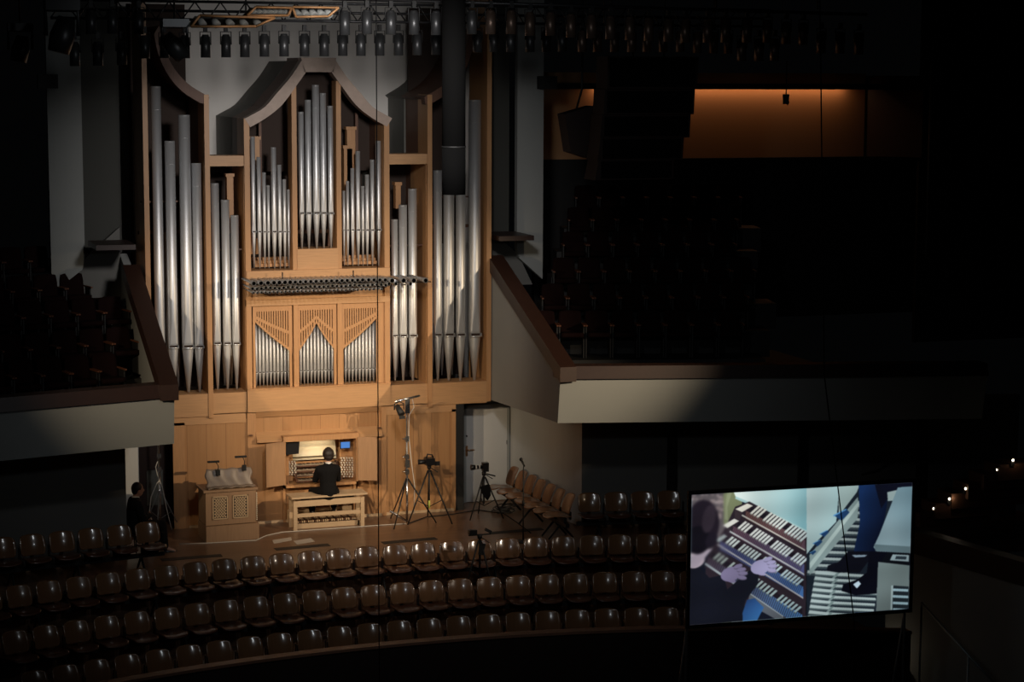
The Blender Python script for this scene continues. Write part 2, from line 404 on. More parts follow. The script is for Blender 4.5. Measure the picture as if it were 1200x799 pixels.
obj('crown_beam', MB().prism([(-.33, cz1), (.33, cz1), (.27, cz0), (-.27, cz0)], 'y', -.06, .22), m_crown, org)
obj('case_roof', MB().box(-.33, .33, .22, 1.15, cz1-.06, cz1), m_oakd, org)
# side towers' concave tops
oT = [(245,113.5),(222.5,100),(207.5,85),(197.5,69),(190,50),(186,30)]
TO = inter(oT); TI = [(x-.09, z-.15) for x, z in TO]; TI[0] = (TO[0][0]-.02, TO[0][1]-.14)
for sd in (-1, 1):
    arch(sd, TO, TI, -.03, .22, 'tower_arch', m_oakd if sd < 0 else m_oakd)
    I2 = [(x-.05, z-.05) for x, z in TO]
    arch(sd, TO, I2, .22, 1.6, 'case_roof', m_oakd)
    arch(sd, TO, I2, 1.61, 2.79, 'reflector_roof', m_refl)
# dark inside backing
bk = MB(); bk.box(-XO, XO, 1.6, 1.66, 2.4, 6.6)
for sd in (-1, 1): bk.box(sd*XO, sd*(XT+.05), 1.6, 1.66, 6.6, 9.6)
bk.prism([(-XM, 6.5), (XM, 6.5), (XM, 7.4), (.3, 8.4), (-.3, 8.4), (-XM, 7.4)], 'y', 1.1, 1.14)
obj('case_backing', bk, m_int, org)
ib = MB()
for x in (-.95, -.4, .35, .9): ib.box(x, x+.05, .8, .86, 4.8, 7.6)
ib.box(-XM, XM, .7, .74, 5.35, 5.42); ib.box(-XO, -XT, .7, .74, 5.4, 5.46); ib.box(XT, XO, .7, .74, 5.4, 5.46)
obj('inner_rack', ib, m_oakd, org)
for x0, x1, z0, z1 in ((-1.18, -1.0, 5.3, 7.18), (-1.2, -1.02, 5.0, 6.6), (.60, .76, 4.9, 7.0), (.66, .82, 4.9, 7.35), (1.6, 1.7, 5.8, 6.3), (-1.62, -1.5, 5.4, 6.5)):
    w = MB(); w.box(x0, x1, .5, .66, z0, z1); w.box(x0-.02, x1+.02, .48, .68, z1-.06, z1)
    obj('wooden_pipe', w, m_oak, org, 'square wooden pipe')

# beams of the centre
obj('case_beam', MB().box(-XML+.01, XMR-.01, -.10, .5, 4.56, 4.74), m_oakh, org)
obj('tower_plinth', MB().box(-.43, .34, -.04, .45, 4.74, 5.12), m_oakh, org)
obj('case_beam', MB().box(-XML+.0, XMR-.0, -.06, .45, 4.09, 4.2), m_oakh, org)
obj('trumpet_board', MB().box(-XML+.01, XMR-.01, .0, .3, 4.2, 4.33), m_oakh, org)
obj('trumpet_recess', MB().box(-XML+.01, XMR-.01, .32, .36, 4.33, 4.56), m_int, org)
obj('case_beam', MB().box(-XML+.0, XMR-.0, -.07, .45, 2.12, 2.53), m_oakh, org)
obj('chest_ledge', MB().box(-XML+.0, XMR-.0, -.09, .3, 2.53, 2.56), m_oak, org)

# ---- flue pipes
def pipe(u, v_top, w_px, v_mouth, v_tip, y=.12, m=m_tin, nm='organ_pipe'):
    """front pipe: body, conical foot, mouth with lips"""
    x, zt = at(u, v_top, y); zm = at(u, v_mouth, y)[1]; zf = at(u, v_tip, y)[1]
    k = at(u+w_px/2, v_mouth, y)[0]-at(u-w_px/2, v_mouth, y)[0]
    r = k/2
    xc = x
    b = MB(); n = 24; hh = r*5.2
    b.tube([(xc, y, zm+hh*q/6) for q in range(7)]+[(xc, y, zt), (xc, y, zt), (xc, y, zt-.15)], [r]*8+[r-.004, r-.004], n)
    for q, (vx, vy, vz) in enumerate(b.v):          # flatten the front into the mouth
        if vz <= zm+hh+.0001:
            cl = r*(.60+.40*(vz-zm)/hh)
            if vy-y < -cl: b.v[q] = (vx, y-cl, vz)
    b.tube([(xc, y, zt-.02), (xc, y, zt-.012)], [r+.003, r+.003], n)
    if r > .05: b.tube([(xc, y, zt-.42), (xc, y, zt-.415)], [r+.0015, r+.0015], n)
    o = obj(nm, b, m, org)
    # foot
    f = MB(); f.tube([(xc, y, zm), (xc, y, zm-.02*1), (xc, y, zm-.25*(zm-zf)), (xc, y, zf)], [r*1.01, r*1.0, r*.82, r*.22], n)
    obj('pipe_foot', f, m, o)
    l = MB(); l.box(xc-r*.74, xc+r*.74, y-r*.64, y-r*.55, zm+r*.02, zm+r*.42)
    obj('mouth_slot', l, m_int, o)
    l = MB(); l.tube([(xc-r*.98, y-r*.72, zm-.005), (xc-r*.5, y-r*1.06, zm-.005), (xc+r*.5, y-r*1.06, zm-.005), (xc+r*.98, y-r*.72, zm-.005)], max(r*.17, .004), 6)
    for s in (-1, 1): l.box(xc+s*r*.9-.004, xc+s*r*.9+.004, y-r*1.0, y-r*.3, zm, zm+r*.5)
    obj('lower_lip', l, m_tinl, o)
    return o
for u, v, w in ((182.3,101,11.5), (198.7,165,12), (215.5,134.5,13.5), (229.8,191,11)): pipe(u, v, w, 407, 459.5, .16)
for u, v, w in ((251.6,214.5,9.2), (263.7,234,9.4), (274.8,252,9.2)): pipe(u, v, w, 403, 456, .14)
for u, v, w in ((462.3,257,7.2), (472,240,9.2), (483.3,221,9.6)): pipe(u, v, w, 394, 446.5, .14)
for u, v, w in ((512.8,199.5,9.6), (525.9,150,12), (539.7,178,11), (556.5,117,13.6)): pipe(u, v, w, 393, 445.8, .16)
for u, v, w in ((352.5,131,6.2), (360.6,117,7), (369.6,99.5,8), (378.2,109,7), (386.8,124,6.4)): pipe(u, v, w, 250.5, 292.5, .06)
for u, v, w in ((295.9,160,5.2), (303,184,4.9), (309.2,202,4.2), (314.2,217,3.6), (320.3,172.5,6), (327.2,193,4.8), (333,210,4.2), (337.9,222,3.2)): pipe(u, v, w, 272, 314.5, .10)
for u, v, w in ((402.8,223.5,3), (407.2,212,3.6), (412.8,197,4.4), (419.2,177,5.2), (425,218,3.6), (430,204.5,4.6), (436,187,4.8), (443.2,165,6)): pipe(u, v, w, 270, 311.5, .10)
for k in range(10): pipe(299.5+k*4.25, 365, 3.3+.05*(9-k), 436.8-.15*k, 453.2, .14, m_tind, 'grille_pipe')
for k in range(10): pipe(351.8+k*4.15, 365, 3.4, 434.8-.12*k, 451.5, .14, m_tind, 'grille_pipe')
for k in range(10): pipe(404.5+k*4.1, 365, 3.3+.05*k, 432.6-.1*k, 449.6, .14, m_tind, 'grille_pipe')
# second rank behind (deep, half seen)
for k, (x, zt, zb) in enumerate([(-2.9+.17*i, 5+.5*math.sin(i*2.1), 2.55) for i in range(4)] + [(-1.95+.13*i, 4.2+.4*math.sin(i*1.7), 2.55) for i in range(4)]
        + [(1.5+.14*i, 4.6+.4*math.sin(i*1.3), 2.55) for i in range(4)] + [(2.35+.2*i, 4.8+.5*math.sin(i*2.5), 2.55) for i in range(4)]):
    w = MB(); w.tube([(x, .62, zb), (x, .62, zb+.5), (x, .62, zt)], [.012, .045, .045], 10)
    obj('inner_pipe', w, m_tind, org, 'dim inner pipe behind the front rank')

# rack rails across pipes
rk = MB(); rk.box(-XM+.1, XM-.1, .22, .24, 3.0, 3.03); rk.box(-XO, -XT, .30, .32, 6.0, 6.03); rk.box(XT, XO, .30, .32, 6.0, 6.03); rk.box(-XT, -XM, .28, .30, 5.1, 5.13); rk.box(XM, XT, .28, .30, 5.1, 5.13)
obj('pipe_rack_rail', rk, m_oakd, org)
rc = MB()
for sd in (-1, 1):
    rc = MB()
    for k in range(3): rc.box(sd*(XI+.08), sd*(XM-.2), .25+.1*k, .36+.1*k, 4.78+.05*k, 4.84+.05*k)
    obj('rack_board', rc, m_oak, org)

# ---- slotted grilles
def grille(u0, u1, kind):
    x0, x1 = X(u0, 400), X(u1, 400); zt = 4.09; W_ = x1-x0; nb = 15; fw_ = .045
    def curve(t):     # bottom edge of wood in z, t 0..1 across
        if kind == 'L': return zt-.24-.66*(t**.85)
        if kind == 'R': return zt-.24-.66*((1-t)**.85)
        a = abs(t-.5)*2; return zt-.34-.58*(a**.8)
    mb = MB(); N_ = nb*2+3; cw = W_/N_
    for i in range(N_):
        t = (i+.5)/N_; wb_ = W_/(nb*1.0+(nb+1)*0)*.30; ws_ = wb_*.62; tot = (nb+1+2)*1.0; k_ = W_/((nb+2)*1.0+(nb+1)*.6); xa = x0+((i+1)//2*1.0+(i//2)*.62)*k_; xb = xa+(k_ if i % 2 == 0 else .62*k_)+.0005; zc = curve(t)
        zL, zR = curve(i/N_), curve((i+1)/N_)
        def seg(a, b, c, d_): mb.prism([(xa, a), (xb, b), (xb, d_), (xa, c)], 'y', .0, .03)
        if i % 2 == 0 or i in (0, N_-1): seg(zL, zR, zt, zt)
        else:
            seg(zL, zR, zL+.055, zR+.055)
            seg(zt-.11, zt-.11, zt, zt)
            o1 = (zt-.09-zL)*.5
            if o1 > .10:
                mL, mR = zt-.09-(zt-.09-zL)*.56, zt-.09-(zt-.09-zR)*.56
                seg(mL-.03, mR-.03, mL+.03, mR+.03)
    # side frames
    mb.box(x0, x0+fw_, -.005, .04, 2.56, zt); mb.box(x1-fw_, x1, -.005, .04, 2.56, zt)
    return obj('slotted_grille', mb, m_oak, org)
grille(296.5, 342, 'L'); grille(347.5, 394, 'C'); grille(399.5, 444, 'R')
obj('case_stile', MB().box(X(443.5, 400), X(451, 400), -.01, .1, 2.56, 4.09), m_oak, org)

# ---- horizontal trumpets
def trumpet(u, v, dia, ln=1.0):
    yb = -.95 if ln > .9 else -.75
    x, z = at(u, v, yb); r = dia/63/2
    t = MB(); t.tube([(x, .3, z-.01), (x, yb+.25, z), (x, yb, z), (x, yb, z), (x, yb+.2, z)], [r*.35, r*.72, r, r*.74, r*.5], 12)
    obj('trumpet_pipe', t, m_trum, org)
us = [297.5, 306, 314, 321, 327.5, 334, 340, 346]
v0 = lambda u: 332-.030*(u-297)
big = us + [352+i*6.1 for i in range(12)]
for u in big: trumpet(u, v0(u), 6.0 if u < 345 else 5)
for u in (425, 432, 438.3, 445, 451.5): trumpet(u, 328+.0*u, 5)
for u in (459.5, 473, 485, 499): trumpet(u, 328.6, 6.4)
for i in range(31): u = 296+i*5.2; trumpet(u, v0(u)+6.2+.5*math.sin(i*1.3), 4.2, .8)
for u in (456, 464, 481): trumpet(u, 332.5, 4.4, .8)
for i in range(33): u = 297+i*4.7; trumpet(u, v0(u)+11+.3*math.sin(i*2), 3.0, .8)
sp = MB()
sp.tube([at(292, 333, -.5)[:1]+(-.5, at(292, 333, -.5)[1]), at(505, 330, -.5)[:1]+(-.5, at(505, 330, -.5)[1])], .012, 6)
for u in (300, 350, 400, 450): 
    x_, z_ = at(u, 333, -.5); sp.tube([(x_, -.5, z_), (x_, .1, z_+.02)], .01, 6)
x_, z_ = at(331, 322, -.4); sp.tube([(x_, -.4, z_+.05), (x_, -.4, z_-.15)], .012, 6)
x_, z_ = at(414, 320, -.4); sp.tube([(x_, -.4, z_+.05), (x_, -.4, z_-.15)], .012, 6)
obj('trumpet_support', sp, m_blackm, org, 'black support rod under the horizontal trumpets')

# ---- lower body
for q_ in ((-2.78, -1.25, .02, .14, 0, 1.98), (1.22, 2.64, .02, .14, 0, 1.98), (-1.28, -.62, .0, .14, 0, 1.55), (.70, 1.2, .0, .14, 0, 1.55), (-1.27, 1.2, .06, .14, 1.5, 2.02)):
    obj('base_wall', MB().box(*q_), m_wall, org)
for q_ in ((-2.78, -2.56, -.0, .14, 0, 1.98), (-1.40, -1.24, -.02, .14, 0, 2.1), (1.16, 1.26, -.02, .14, 0, 2.1), (2.56, 2.64, -.0, .14, 0, 1.98)):
    obj('base_frame', MB().box(*q_), m_oak, org)
so = MB()
so.prism([(-.0, 2.1), (.45, 2.1), (.14, 1.93), (.0, 1.93)], 'x', -2.79, -1.42)
so.prism([(-.0, 2.1), (.45, 2.1), (.14, 1.93), (.0, 1.93)], 'x', 1.26, 2.64)
so.prism([(-.05, 2.12), (.3, 2.12), (.1, 2.0), (.03, 2.0)], 'x', -1.24, 1.16)
so.prism([(.05, 1.72), (.13, 1.72), (.13, 1.55), (-.12, 1.55), (-.12, 1.60)], 'x', -1.24, 1.16)
obj('base_cornice', so, m_oakh, org, 'pale oak sloping ledge')
sb = MB(); sb.box(-1.24, -.62, -.03, .0, 0, .05); sb.box(.70, 1.16, -.03, .0, 0, .05); sb.box(1.26, 2.6, -.01, .02, 0, .05); sb.box(-2.5, -1.4, -.01, .02, 0, .05)
obj('base_skirting', sb, m_pal, org)
for u, v in ((294, 510), (444, 501)):
    x_, z_ = at(u, v, -.1); obj('cornice_knob', MB().sphere((x_, -.1, z_), .03, 6, (1.6, 1, .5)), m_oakd, org)
obj('upper_soffit', MB().box(-XO, XO, .12, 2.7, 2.05, 2.1), m_oakd, org)

# ------------------------------------------------------------------ CONSOLE (built into the base)
con = thing('organ_console', 'built-in organ console with four manuals and open cupboard doors behind the organist', 'console', (0, 0, 0))
cx0, cx1 = X(332.5, 540, -.15), X(418.5, 540, -.15)
zt_, zb_ = Z(375, 515, -.15), Z(375, 566, -.15)
cb = MB()
cb.box(cx0, cx0+.03, -.2, .5, zb_-.05, zt_); cb.box(cx1-.03, cx1, -.2, .5, zb_-.05, zt_)
cb.box(cx0, cx1, .47, .5, zb_, zt_); cb.box(cx0-.02, cx1+.02, -.22, .5, zt_, zt_+.10)
cb.box(cx0, cx1, -.2, .5, zb_-.05, zb_)
cb.box(cx0, cx0+.05, -.05, .4, 0, zb_-.05); cb.box(cx1-.05, cx1, -.05, .4, 0, zb_-.05); cb.box(cx0, cx1, .35, .4, 0, zb_-.05)
cb.box(cx0, cx1, -.02, .02, zb_-.20, zb_-.05)
obj('cabinet', cb, m_oak, con)
# doors, swung open
for s, (u0, u1, v0_, v1_) in ((-1, (309, 332, 519, 570)), (1, (419.5, 440.5, 512, 563))):
    hx = cx0 if s < 0 else cx1
    z1_, z0_ = (Z((u0+u1)/2, v0_, -.3), Z((u0+u1)/2, v1_, -.3))
    R = Matrix.Rotation(s*(.38 if s > 0 else .33)*-1, 3, 'Z')
    w_ = .40 if s < 0 else .36
    c = Vector((hx, -.22, (z0_+z1_)/2)) + R @ Vector((s*w_/2, 0, 0)) + Vector((0, -.0, 0))
    dd = obj('cupboard_door', MB().obox(c, (w_, .03, z1_-z0_), R), mat('door_oak', (.36, .205, .105), .5, noise=(3, .2, (12, 12, 1))) if s < 0 else bpy.data.materials['door_oak'], con)
# keyboards: four stepped manuals
kx0, kx1 = X(348, 555, 0), X(397, 555, 0)
for k in range(4):
    y0 = -.12+.11*k; z0 = zb_+.06+.075*k
    fb = MB(); fb.box(kx0-.04, kx1+.04, y0, y0+.16, z0-.03, z0); fb.box(kx0-.04, kx0-.005, y0, y0+.16, z0, z0+.04); fb.box(kx1+.005, kx1+.04, y0, y0+.16, z0, z0+.04)
    kb = obj('keyboard', fb, m_oakd, con, 'stepped organ manual')
    kk = MB(); n = 34
    for i in range(n):
        w_ = (kx1-kx0)/n; kk.box(kx0+i*w_+.001, kx0+(i+1)*w_-.001, y0-.015, y0+.12, z0, z0+.012)
    obj('natural_keys', kk, m_key, kb)
    kk = MB()
    for i in range(n-1):
        if i % 7 in (2, 6): continue
        w_ = (kx1-kx0)/n; kk.box(kx0+(i+1)*w_-.005, kx0+(i+1)*w_+.005, y0+.03, y0+.12, z0+.012, z0+.024)
    obj('raised_keys', kk, m_keyd, kb)
pn = MB(); pn.add([(kx0-.04, .36, zb_+.40), (kx1+.04, .36, zb_+.40), (kx1+.04, .44, zt_-.30), (kx0-.04, .44, zt_-.30)], [(0,1,2,3)])
pn.box(kx0-.04, kx1+.04, .36, .42, zb_+.36, zb_+.46)
obj('fascia_board', pn, m_desk, con, 'lit cream board above the manuals')
md = MB(); md.add([(kx0-.02, .25, zt_-.38), (kx1+.01, .25, zt_-.38), (kx1+.01, .33, zt_-.04), (kx0-.02, .33, zt_-.04), (kx0-.02, .27, zt_-.38), (kx1+.01, .27, zt_-.38), (kx1+.01, .35, zt_-.04), (kx0-.02, .35, zt_-.04)],
   [(0,1,2,3), (7,6,5,4), (0,4,5,1), (2,6,7,3), (1,5,6,2), (0,3,7,4)])
obj('music_desk', md, m_desk, con)
obj('desk_lamp', MB().box(kx0+.15, kx1-.05, .12, .16, zt_-.04, zt_-.02), m_glow, con, 'strip lamp under the console top')
# stop jambs with knobs
for s in (-1, 1):
    if s < 0: a, b_, n1, u0, u1, va, vb = cx0+.03, kx0-.05, 4, 334.5, 346, 540.5, 555
    else: a, b_, n1, u0, u1, va, vb = kx1+.05, cx1-.03, 5, 399, 413, 536, 557.5
    jb = obj('stop_jamb', MB().box(a, b_, .12, .15, zb_+.02, zt_-.02), m_oak, con)
    rows = 7 if s < 0 else 9
    for r in range(rows):
        for i in range(n1):
            u = u0+(u1-u0)*(i+.5*(r % 2)*.6)/(n1-.6); v = va+(vb-va)*r/(rows-1)
            x_, z_ = at(u, v, .1); g = MB()
            g.tube([(x_, .12, z_), (x_, .06, z_), (x_, .055, z_), (x_, .035, z_)], [.007, .007, .017, .017], 8)
            obj('stop_knob', g, m_knob, jb)
# things attached: black monitor at left, small blue tablet at right
x0, z1 = at(333.5, 518, -.1); x1, z0 = at(351, 532, -.1)
t = thing('monitor', 'small black monitor tilted in the upper left of the console opening', 'monitor', ((x0+x1)/2, -.1, z0))
obj('monitor_housing', MB().prism([(x0, z0), (x1-.02, z0+.01), (x1, z1), (x0, z1)], 'y', -.12, -.07), m_blackg, t)
obj('monitor_bracket', MB().box(x0-.01, x0+.02, -.12, .1, z1-.03, z1), m_black, t)
x0, z1 = at(399, 517.8, -.1); x1, z0 = at(410.3, 524.8, -.1)
t = thing('tablet', 'small screen glowing blue at the upper right of the console', 'screen', ((x0+x1)/2, -.1, z0))
obj('tablet_case', MB().box(x0-.01, x1+.01, -.1, -.08, z0-.01, z1+.01), m_black, t)
obj('tablet_display', MB().box(x0+.008, x1-.008, -.104, -.1, z0+.006, z1-.006), m_blue, t, 'glowing blue display')
obj('tablet_arm', MB().tube([((x0+x1)/2, -.08, z1), ((x0+x1)/2, .2, zt_-.0)], .008, 6), m_blackm, t)

# bench
bx0, bx1 = -.69, .60
b0 = Vector((-.72, -.88, 0)); R = Matrix.Rotation(.035, 3, 'Z')
ben = thing('organ_bench', 'pale wooden organ bench with broad top under the organist', 'bench', (-.05, -.62, 0), .03)
def lb(*a): return MB().box(*a)
obj('bench_top', lb(-.72, .72, -.22, .19, .60, .635), m_pal, ben, local=True)
obj('top_riser', lb(-.5, .5, -.1, .1, .55, .60), m_black, ben, local=True)
for x in (-.64, .64):
    for y in (-.14, .18):
        obj('bench_leg', lb(x-.035, x+.035, y-.03, y+.03, 0, .55), m_pal, ben, local=True)
ap = MB(); ap.box(-.62, .62, -.16, -.13, .44, .55); ap.box(-.62, .62, .17, .2, .44, .55)
obj('apron', ap, m_pal, ben, local=True)
obj('stretcher', lb(-.61, .61, -.155, -.13, .24, .31), m_pal, ben, local=True)
# pedalboard
ped = thing('pedalboard', 'wooden organ pedalboard of slats beneath the bench', 'pedalboard', (-.05, -.35, 0))
pf = MB(); pf.box(-.62, .62, -.30, -.27, .0, .09); pf.box(-.62, .62, .3, .33, 0, .24); pf.box(-.61, -.58, -.3, .33, 0, .14); pf.box(.58, .61, -.3, .33, 0, .14)
obj('pedal_frame', pf, m_pal, ped, local=True)
for i in range(30):
    x = -.58+i*.04
    obj('pedal', lb(x-.011, x+.011, -.26, .29, .10, .135), m_pal if i % 7 not in (2, 5) else m_oakd, ped, local=True)
tp = MB()
for i in range(7): tp.obox((-.5+i*.16, .36, .36), (.09, .1, .07), Matrix.Rotation(.5, 3, 'X'))
obj('toe_piston_block', tp, m_grey_oak, ped, local=True)

# ------------------------------------------------------------------ CHEST ORGAN
cho = thing('chest_organ', 'small oak chest organ with two lattice panels left of the bench', 'chest organ', (-1.95, -1.2, 0), .05)
obj('body', lb(-.46, .46, -.0, .58, .30, .90), m_grey_oak, cho, local=True)
obj('plinth', lb(-.47, .50, -.05, .60, .0, .29), m_grey_oak, cho, local=True)
obj('top_board', lb(-.50, .49, -.03, .62, .90, .94), m_grey_oak, cho, local=True)
for s in (-1, 1):
    c = s*.185+(-.015); g = MB()
    x0, x1, z0, z1 = c-.14, c+.14, .40, .82
    g.box(x0, x1, -.02, -.005, z0, z0+.02); g.box(x0, x1, -.02, -.005, z1-.02, z1); g.box(x0, x0+.02, -.02, -.005, z0, z1); g.box(x1-.02, x1, -.02, -.005, z0, z1)
    nx, nz = 5, 7
    for i in range(nx*2-1):
        for j in range(nz*2-1):
            if (i+j) % 2: continue
            px = x0+.045+(x1-x0-.09)*i/(nx*2-2); pz = z0+.045+(z1-z0-.09)*j/(nz*2-2)
            g.obox((px, -.012, pz), (.026, .012, .028), Matrix.Rotation(PI/4, 3, 'Y'))
    for i in range(4): g.box(x0+.066+.05*i, x0+.069+.05*i, -.01, -.004, z0, z1)
    obj('lattice_panel', g, m_pal, cho, 'pierced lattice panel', local=True)
    obj('lattice_backing', lb(x0, x1, -.006, .01, z0, z1), m_black, cho, local=True)
pg = MB()
for i in range(14): pg.box(.462, .478, -.02, .02, .34+i*.037, .36+i*.037)
obj('stop_pegs', pg, m_knob, cho, local=True)
obj('castor', MB().sphere((.52, .3, .03), .03, 6), m_black, cho, local=True)
cov = thing('covered_music_desk', 'music desk wrapped in translucent plastic on top of the chest organ', 'music desk', (-1.94, -.98, .94), .05)
def fcov(u, v):
    return (u*.42+.02*math.sin(9*v+u), -.05+.10*v+.005*math.sin(13*u+5*v), .0+.33*v+.008*math.sin(11*u))
obj('cover_front', MB().grid(fcov, 24, 8, .012), m_sheet, cov, local=True)
obj('cover_fold', MB().grid(lambda u, v: (u*.44, -.20+.18*v, .012+.02*abs(math.sin(7*u+3*v))), 20, 6, .01), m_sheet, cov, local=True)
def cliplamp(x, y, z, tiltx, label):
    t = thing('clip_lamp', label, 'lamp', (x, y, z))
    obj('clip', lb(-.035, .035, -.03, .03, -.04, .06), m_black, t, local=True)
    obj('gooseneck', MB().tube([(0, 0, .05), (.01, 0, .12), (.005+tiltx*.3, 0, .17), (tiltx, -.02, .21)], .008, 6), m_black, t, local=True)
    obj('lamp_head', lb(tiltx-.14, tiltx+.07, -.06, .0, .205, .235), m_black, t, local=True)
cliplamp(-2.14, -1.0, 1.20, -.05, 'black clip lamp on the left edge of the covered music desk')
cliplamp(-1.66, -.98, 1.26, -.03, 'black clip lamp on the right edge of the covered music desk')

# ------------------------------------------------------------------ PEOPLE
def bake_skin(verts, edges, radii, name, m, parent, extra=None, voxel=.012, local=True, root=0, sub=1):
    """grow a smooth surface over a jointed skeleton, then remesh it to one closed surface"""
    mb = MB()
    rr = [Vector((r[0], r[1], (r[0]+r[1])/2)) if hasattr(r, '__len__') else Vector((r, r, r)) for r in radii]
    for a_, b_ in edges:
        A_, B_ = Vector(verts[a_]), Vector(verts[b_]); Ln = (B_-A_).length
        step_ = max(min(min(rr[a_]), min(rr[b_]))*.38, .0022); n_ = max(2, int(Ln/step_))
        for q_ in range(n_+1):
            w_ = q_/n_; c_ = A_.lerp(B_, w_); r3 = rr[a_].lerp(rr[b_], w_)
            mb.sphere(c_, 1.0, 5 if max(r3) < .03 else 7, tuple(r3))
    if extra: extra(mb)
    me2 = bpy.data.meshes.new(name); me2.from_pydata(mb.v, [], mb.f)
    o2 = bpy.data.objects.new(name+'_tmp', me2); COL.objects.link(o2)
    r_ = o2.modifiers.new('r', 'REMESH'); r_.mode = 'VOXEL'; r_.voxel_size = voxel; r_.use_smooth_shade = True
    s_ = o2.modifiers.new('c', 'SMOOTH'); s_.iterations = 3; s_.factor = .5
    dg = bpy.context.evaluated_depsgraph_get(); dg.update()
    m3 = bpy.data.meshes.new_from_object(o2.evaluated_get(dg)); bpy.data.objects.remove(o2)
    m3.name = name; m3.materials.clear(); m3.materials.append(m)
    for p_ in m3.polygons: p_.use_smooth = True
    ob = bpy.data.objects.new(name, m3); COL.objects.link(ob); ob.parent = parent
    return ob
def hand_chain(V, E, R, wrist_i, wrist, dirv, palmn, side):
    """palm + 5 fingers from wrist"""
    d_ = Vector(dirv).normalized(); n_ = Vector(palmn).normalized(); l_ = d_.cross(n_)*side
    w = Vector(wrist)
    pi_ = len(V); V.append(tuple(w+d_*.04)); E.append((wrist_i, pi_)); R.append((.032, .018))
    pe = len(V); V.append(tuple(w+d_*.08)); E.append((pi_, pe)); R.append((.034, .016))
    for k, (off, ln) in enumerate(((-.030, .062), (-.010, .075), (.010, .072), (.030, .055))):
        b_ = w+d_*.085+l_*off
        i0 = len(V); V.append(tuple(b_)); E.append((pe, i0)); R.append(.0095)
        V.append(tuple(b_+d_*ln*.5+n_*.006)); E.append((i0, i0+1)); R.append(.0088)
        V.append(tuple(b_+d_*ln*.85+n_*.03)); E.append((i0+1, i0+2)); R.append(.0078)
    i0 = len(V); V.append(tuple(w+d_*.03-l_*.035)); E.append((pi_, i0)); R.append(.012)
    V.append(tuple(w+d_*.065-l_*.055+n_*.01)); E.append((i0, i0+1)); R.append(.0095)
def make_person(name, label, loc, rz, J, skinm, hairf, headR, loc_extra=None):
    t = thing(name, label, 'person', loc, rz)
    # J: dict of joints in local coordinates, facing +Y
    V = []; E = []; R = []
    def add(p, r, par=None):
        V.append(tuple(p)); R.append(r)
        if par is not None: E.append((par, len(V)-1))
        return len(V)-1
    pel = add(J['pelvis'], (.15, .11)); sp_ = add(J['waist'], (.125, .10), pel); ch = add(J['chest'], (.16, .115), sp_)
    nk = add(J['neckb'], (.06, .06), ch); nt_ = add(J['neckt'], (.05, .052), nk)
    for s in ('L', 'R'):
        sh = add(J['sh'+s], .06, ch); el = add(J['el'+s], .042, sh); wr = add(J['wr'+s], .027, el)
        hand_chain(V, E, R, wr, J['wr'+s], J['hd'+s], J['hn'+s], 1 if s == 'R' else -1)
        hp = add(J['hp'+s], .095, pel); kn = add(J['kn'+s], .06, hp); an = add(J['an'+s], .04, kn); add(J['toe'+s], .035, an)
    H = Vector(J['head'])
    def extra(mb):
        mb.sphere(H, .1, 12, (.78, .95, 1.18), headR)
        mb.sphere(H+headR @ Vector((0, .025, -.05)), .075, 10, (.82, .9, 1.0), headR)
        mb.sphere(H+headR @ Vector((0, .102, -.015)), .018, 6, (.75, 1.1, 1.5), headR)     # nose
        mb.sphere(H+headR @ Vector((0, .088, -.065)), .016, 6, (1.6, .7, .6), headR)       # mouth
        for s in (-1, 1):
            mb.sphere(H+headR @ Vector((s*.08, 0, -.02)), .026, 6, (.35, .7, 1.15), headR) # ears
            mb.sphere(H+headR @ Vector((s*.03, .084, .018)), .014, 6, (1, .6, .6), headR)  # eyes
    bake_skin(V, E, R, 'body', skinm, t, extra, .009)
    # jacket
    V = []; E = []; R = []
    pel = add(Vector(J['pelvis'])+Vector((0, 0, .0)), (.175, .135)); sp_ = add(J['waist'], (.155, .125), pel); ch = add(J['chest'], (.185, .135), sp_)
    add(Vector(J['neckb'])-Vector((0, 0, .035)), (.085, .075), ch)
    for s in ('L', 'R'):
        sh = add(J['sh'+s], .078, ch); el = add(J['el'+s], .058, sh); w_ = Vector(J['wr'+s]); e_ = Vector(J['el'+s])
        add(w_-(w_-e_).normalized()*.03, .042, el)
    bake_skin(V, E, R, 'jacket', m_suit, t, None, .014)
    # trousers
    V = []; E = []; R = []
    pel = add(J['pelvis'], (.165, .12))
    for s in ('L', 'R'):
        hp = add(J['hp'+s], .108, pel); kn = add(J['kn'+s], .076, hp); a_ = Vector(J['an'+s]); k_ = Vector(J['kn'+s])
        add(a_-(a_-k_).normalized()*.04, .062, kn)
    bake_skin(V, E, R, 'trousers', m_suit, t, None, .014)
    for s in ('L', 'R'):
        a_, to = Vector(J['an'+s]), Vector(J['toe'+s]); mid = (a_+to)/2
        sh_ = MB(); d_ = (to-a_); d_.z = 0; d_.normalize(); Rm = Matrix.Rotation(math.atan2(d_.y, d_.x)-PI/2, 3, 'Z')
        base = min(a_.z, to.z)
        sh_.sphere((mid.x, mid.y, to.z+.0), .05, 8, (.85, 2.6, .75), Rm); sh_.sphere((a_.x, a_.y, a_.z-.0), .052, 8, (.85, 1.1, 1.0), Rm)
        obj('shoe', sh_, m_blackg, t, local=True)
    nc = Vector(J['neckb'])+Vector((0, 0, .02)); mb = MB()
    mb.tube([nc+Vector((0, -.0, -.03)), nc+Vector((0, .004, .010))], [.066, .058], 16)
    obj('shirt_collar', mb, m_shirt, t, 'white shirt collar', local=True)
    hm = MB(); hairf(hm, H, headR); 
    me = bpy.data.meshes.new('hair'); me.from_pydata(hm.v, [], hm.f); o2 = bpy.data.objects.new('t', me); COL.objects.link(o2)
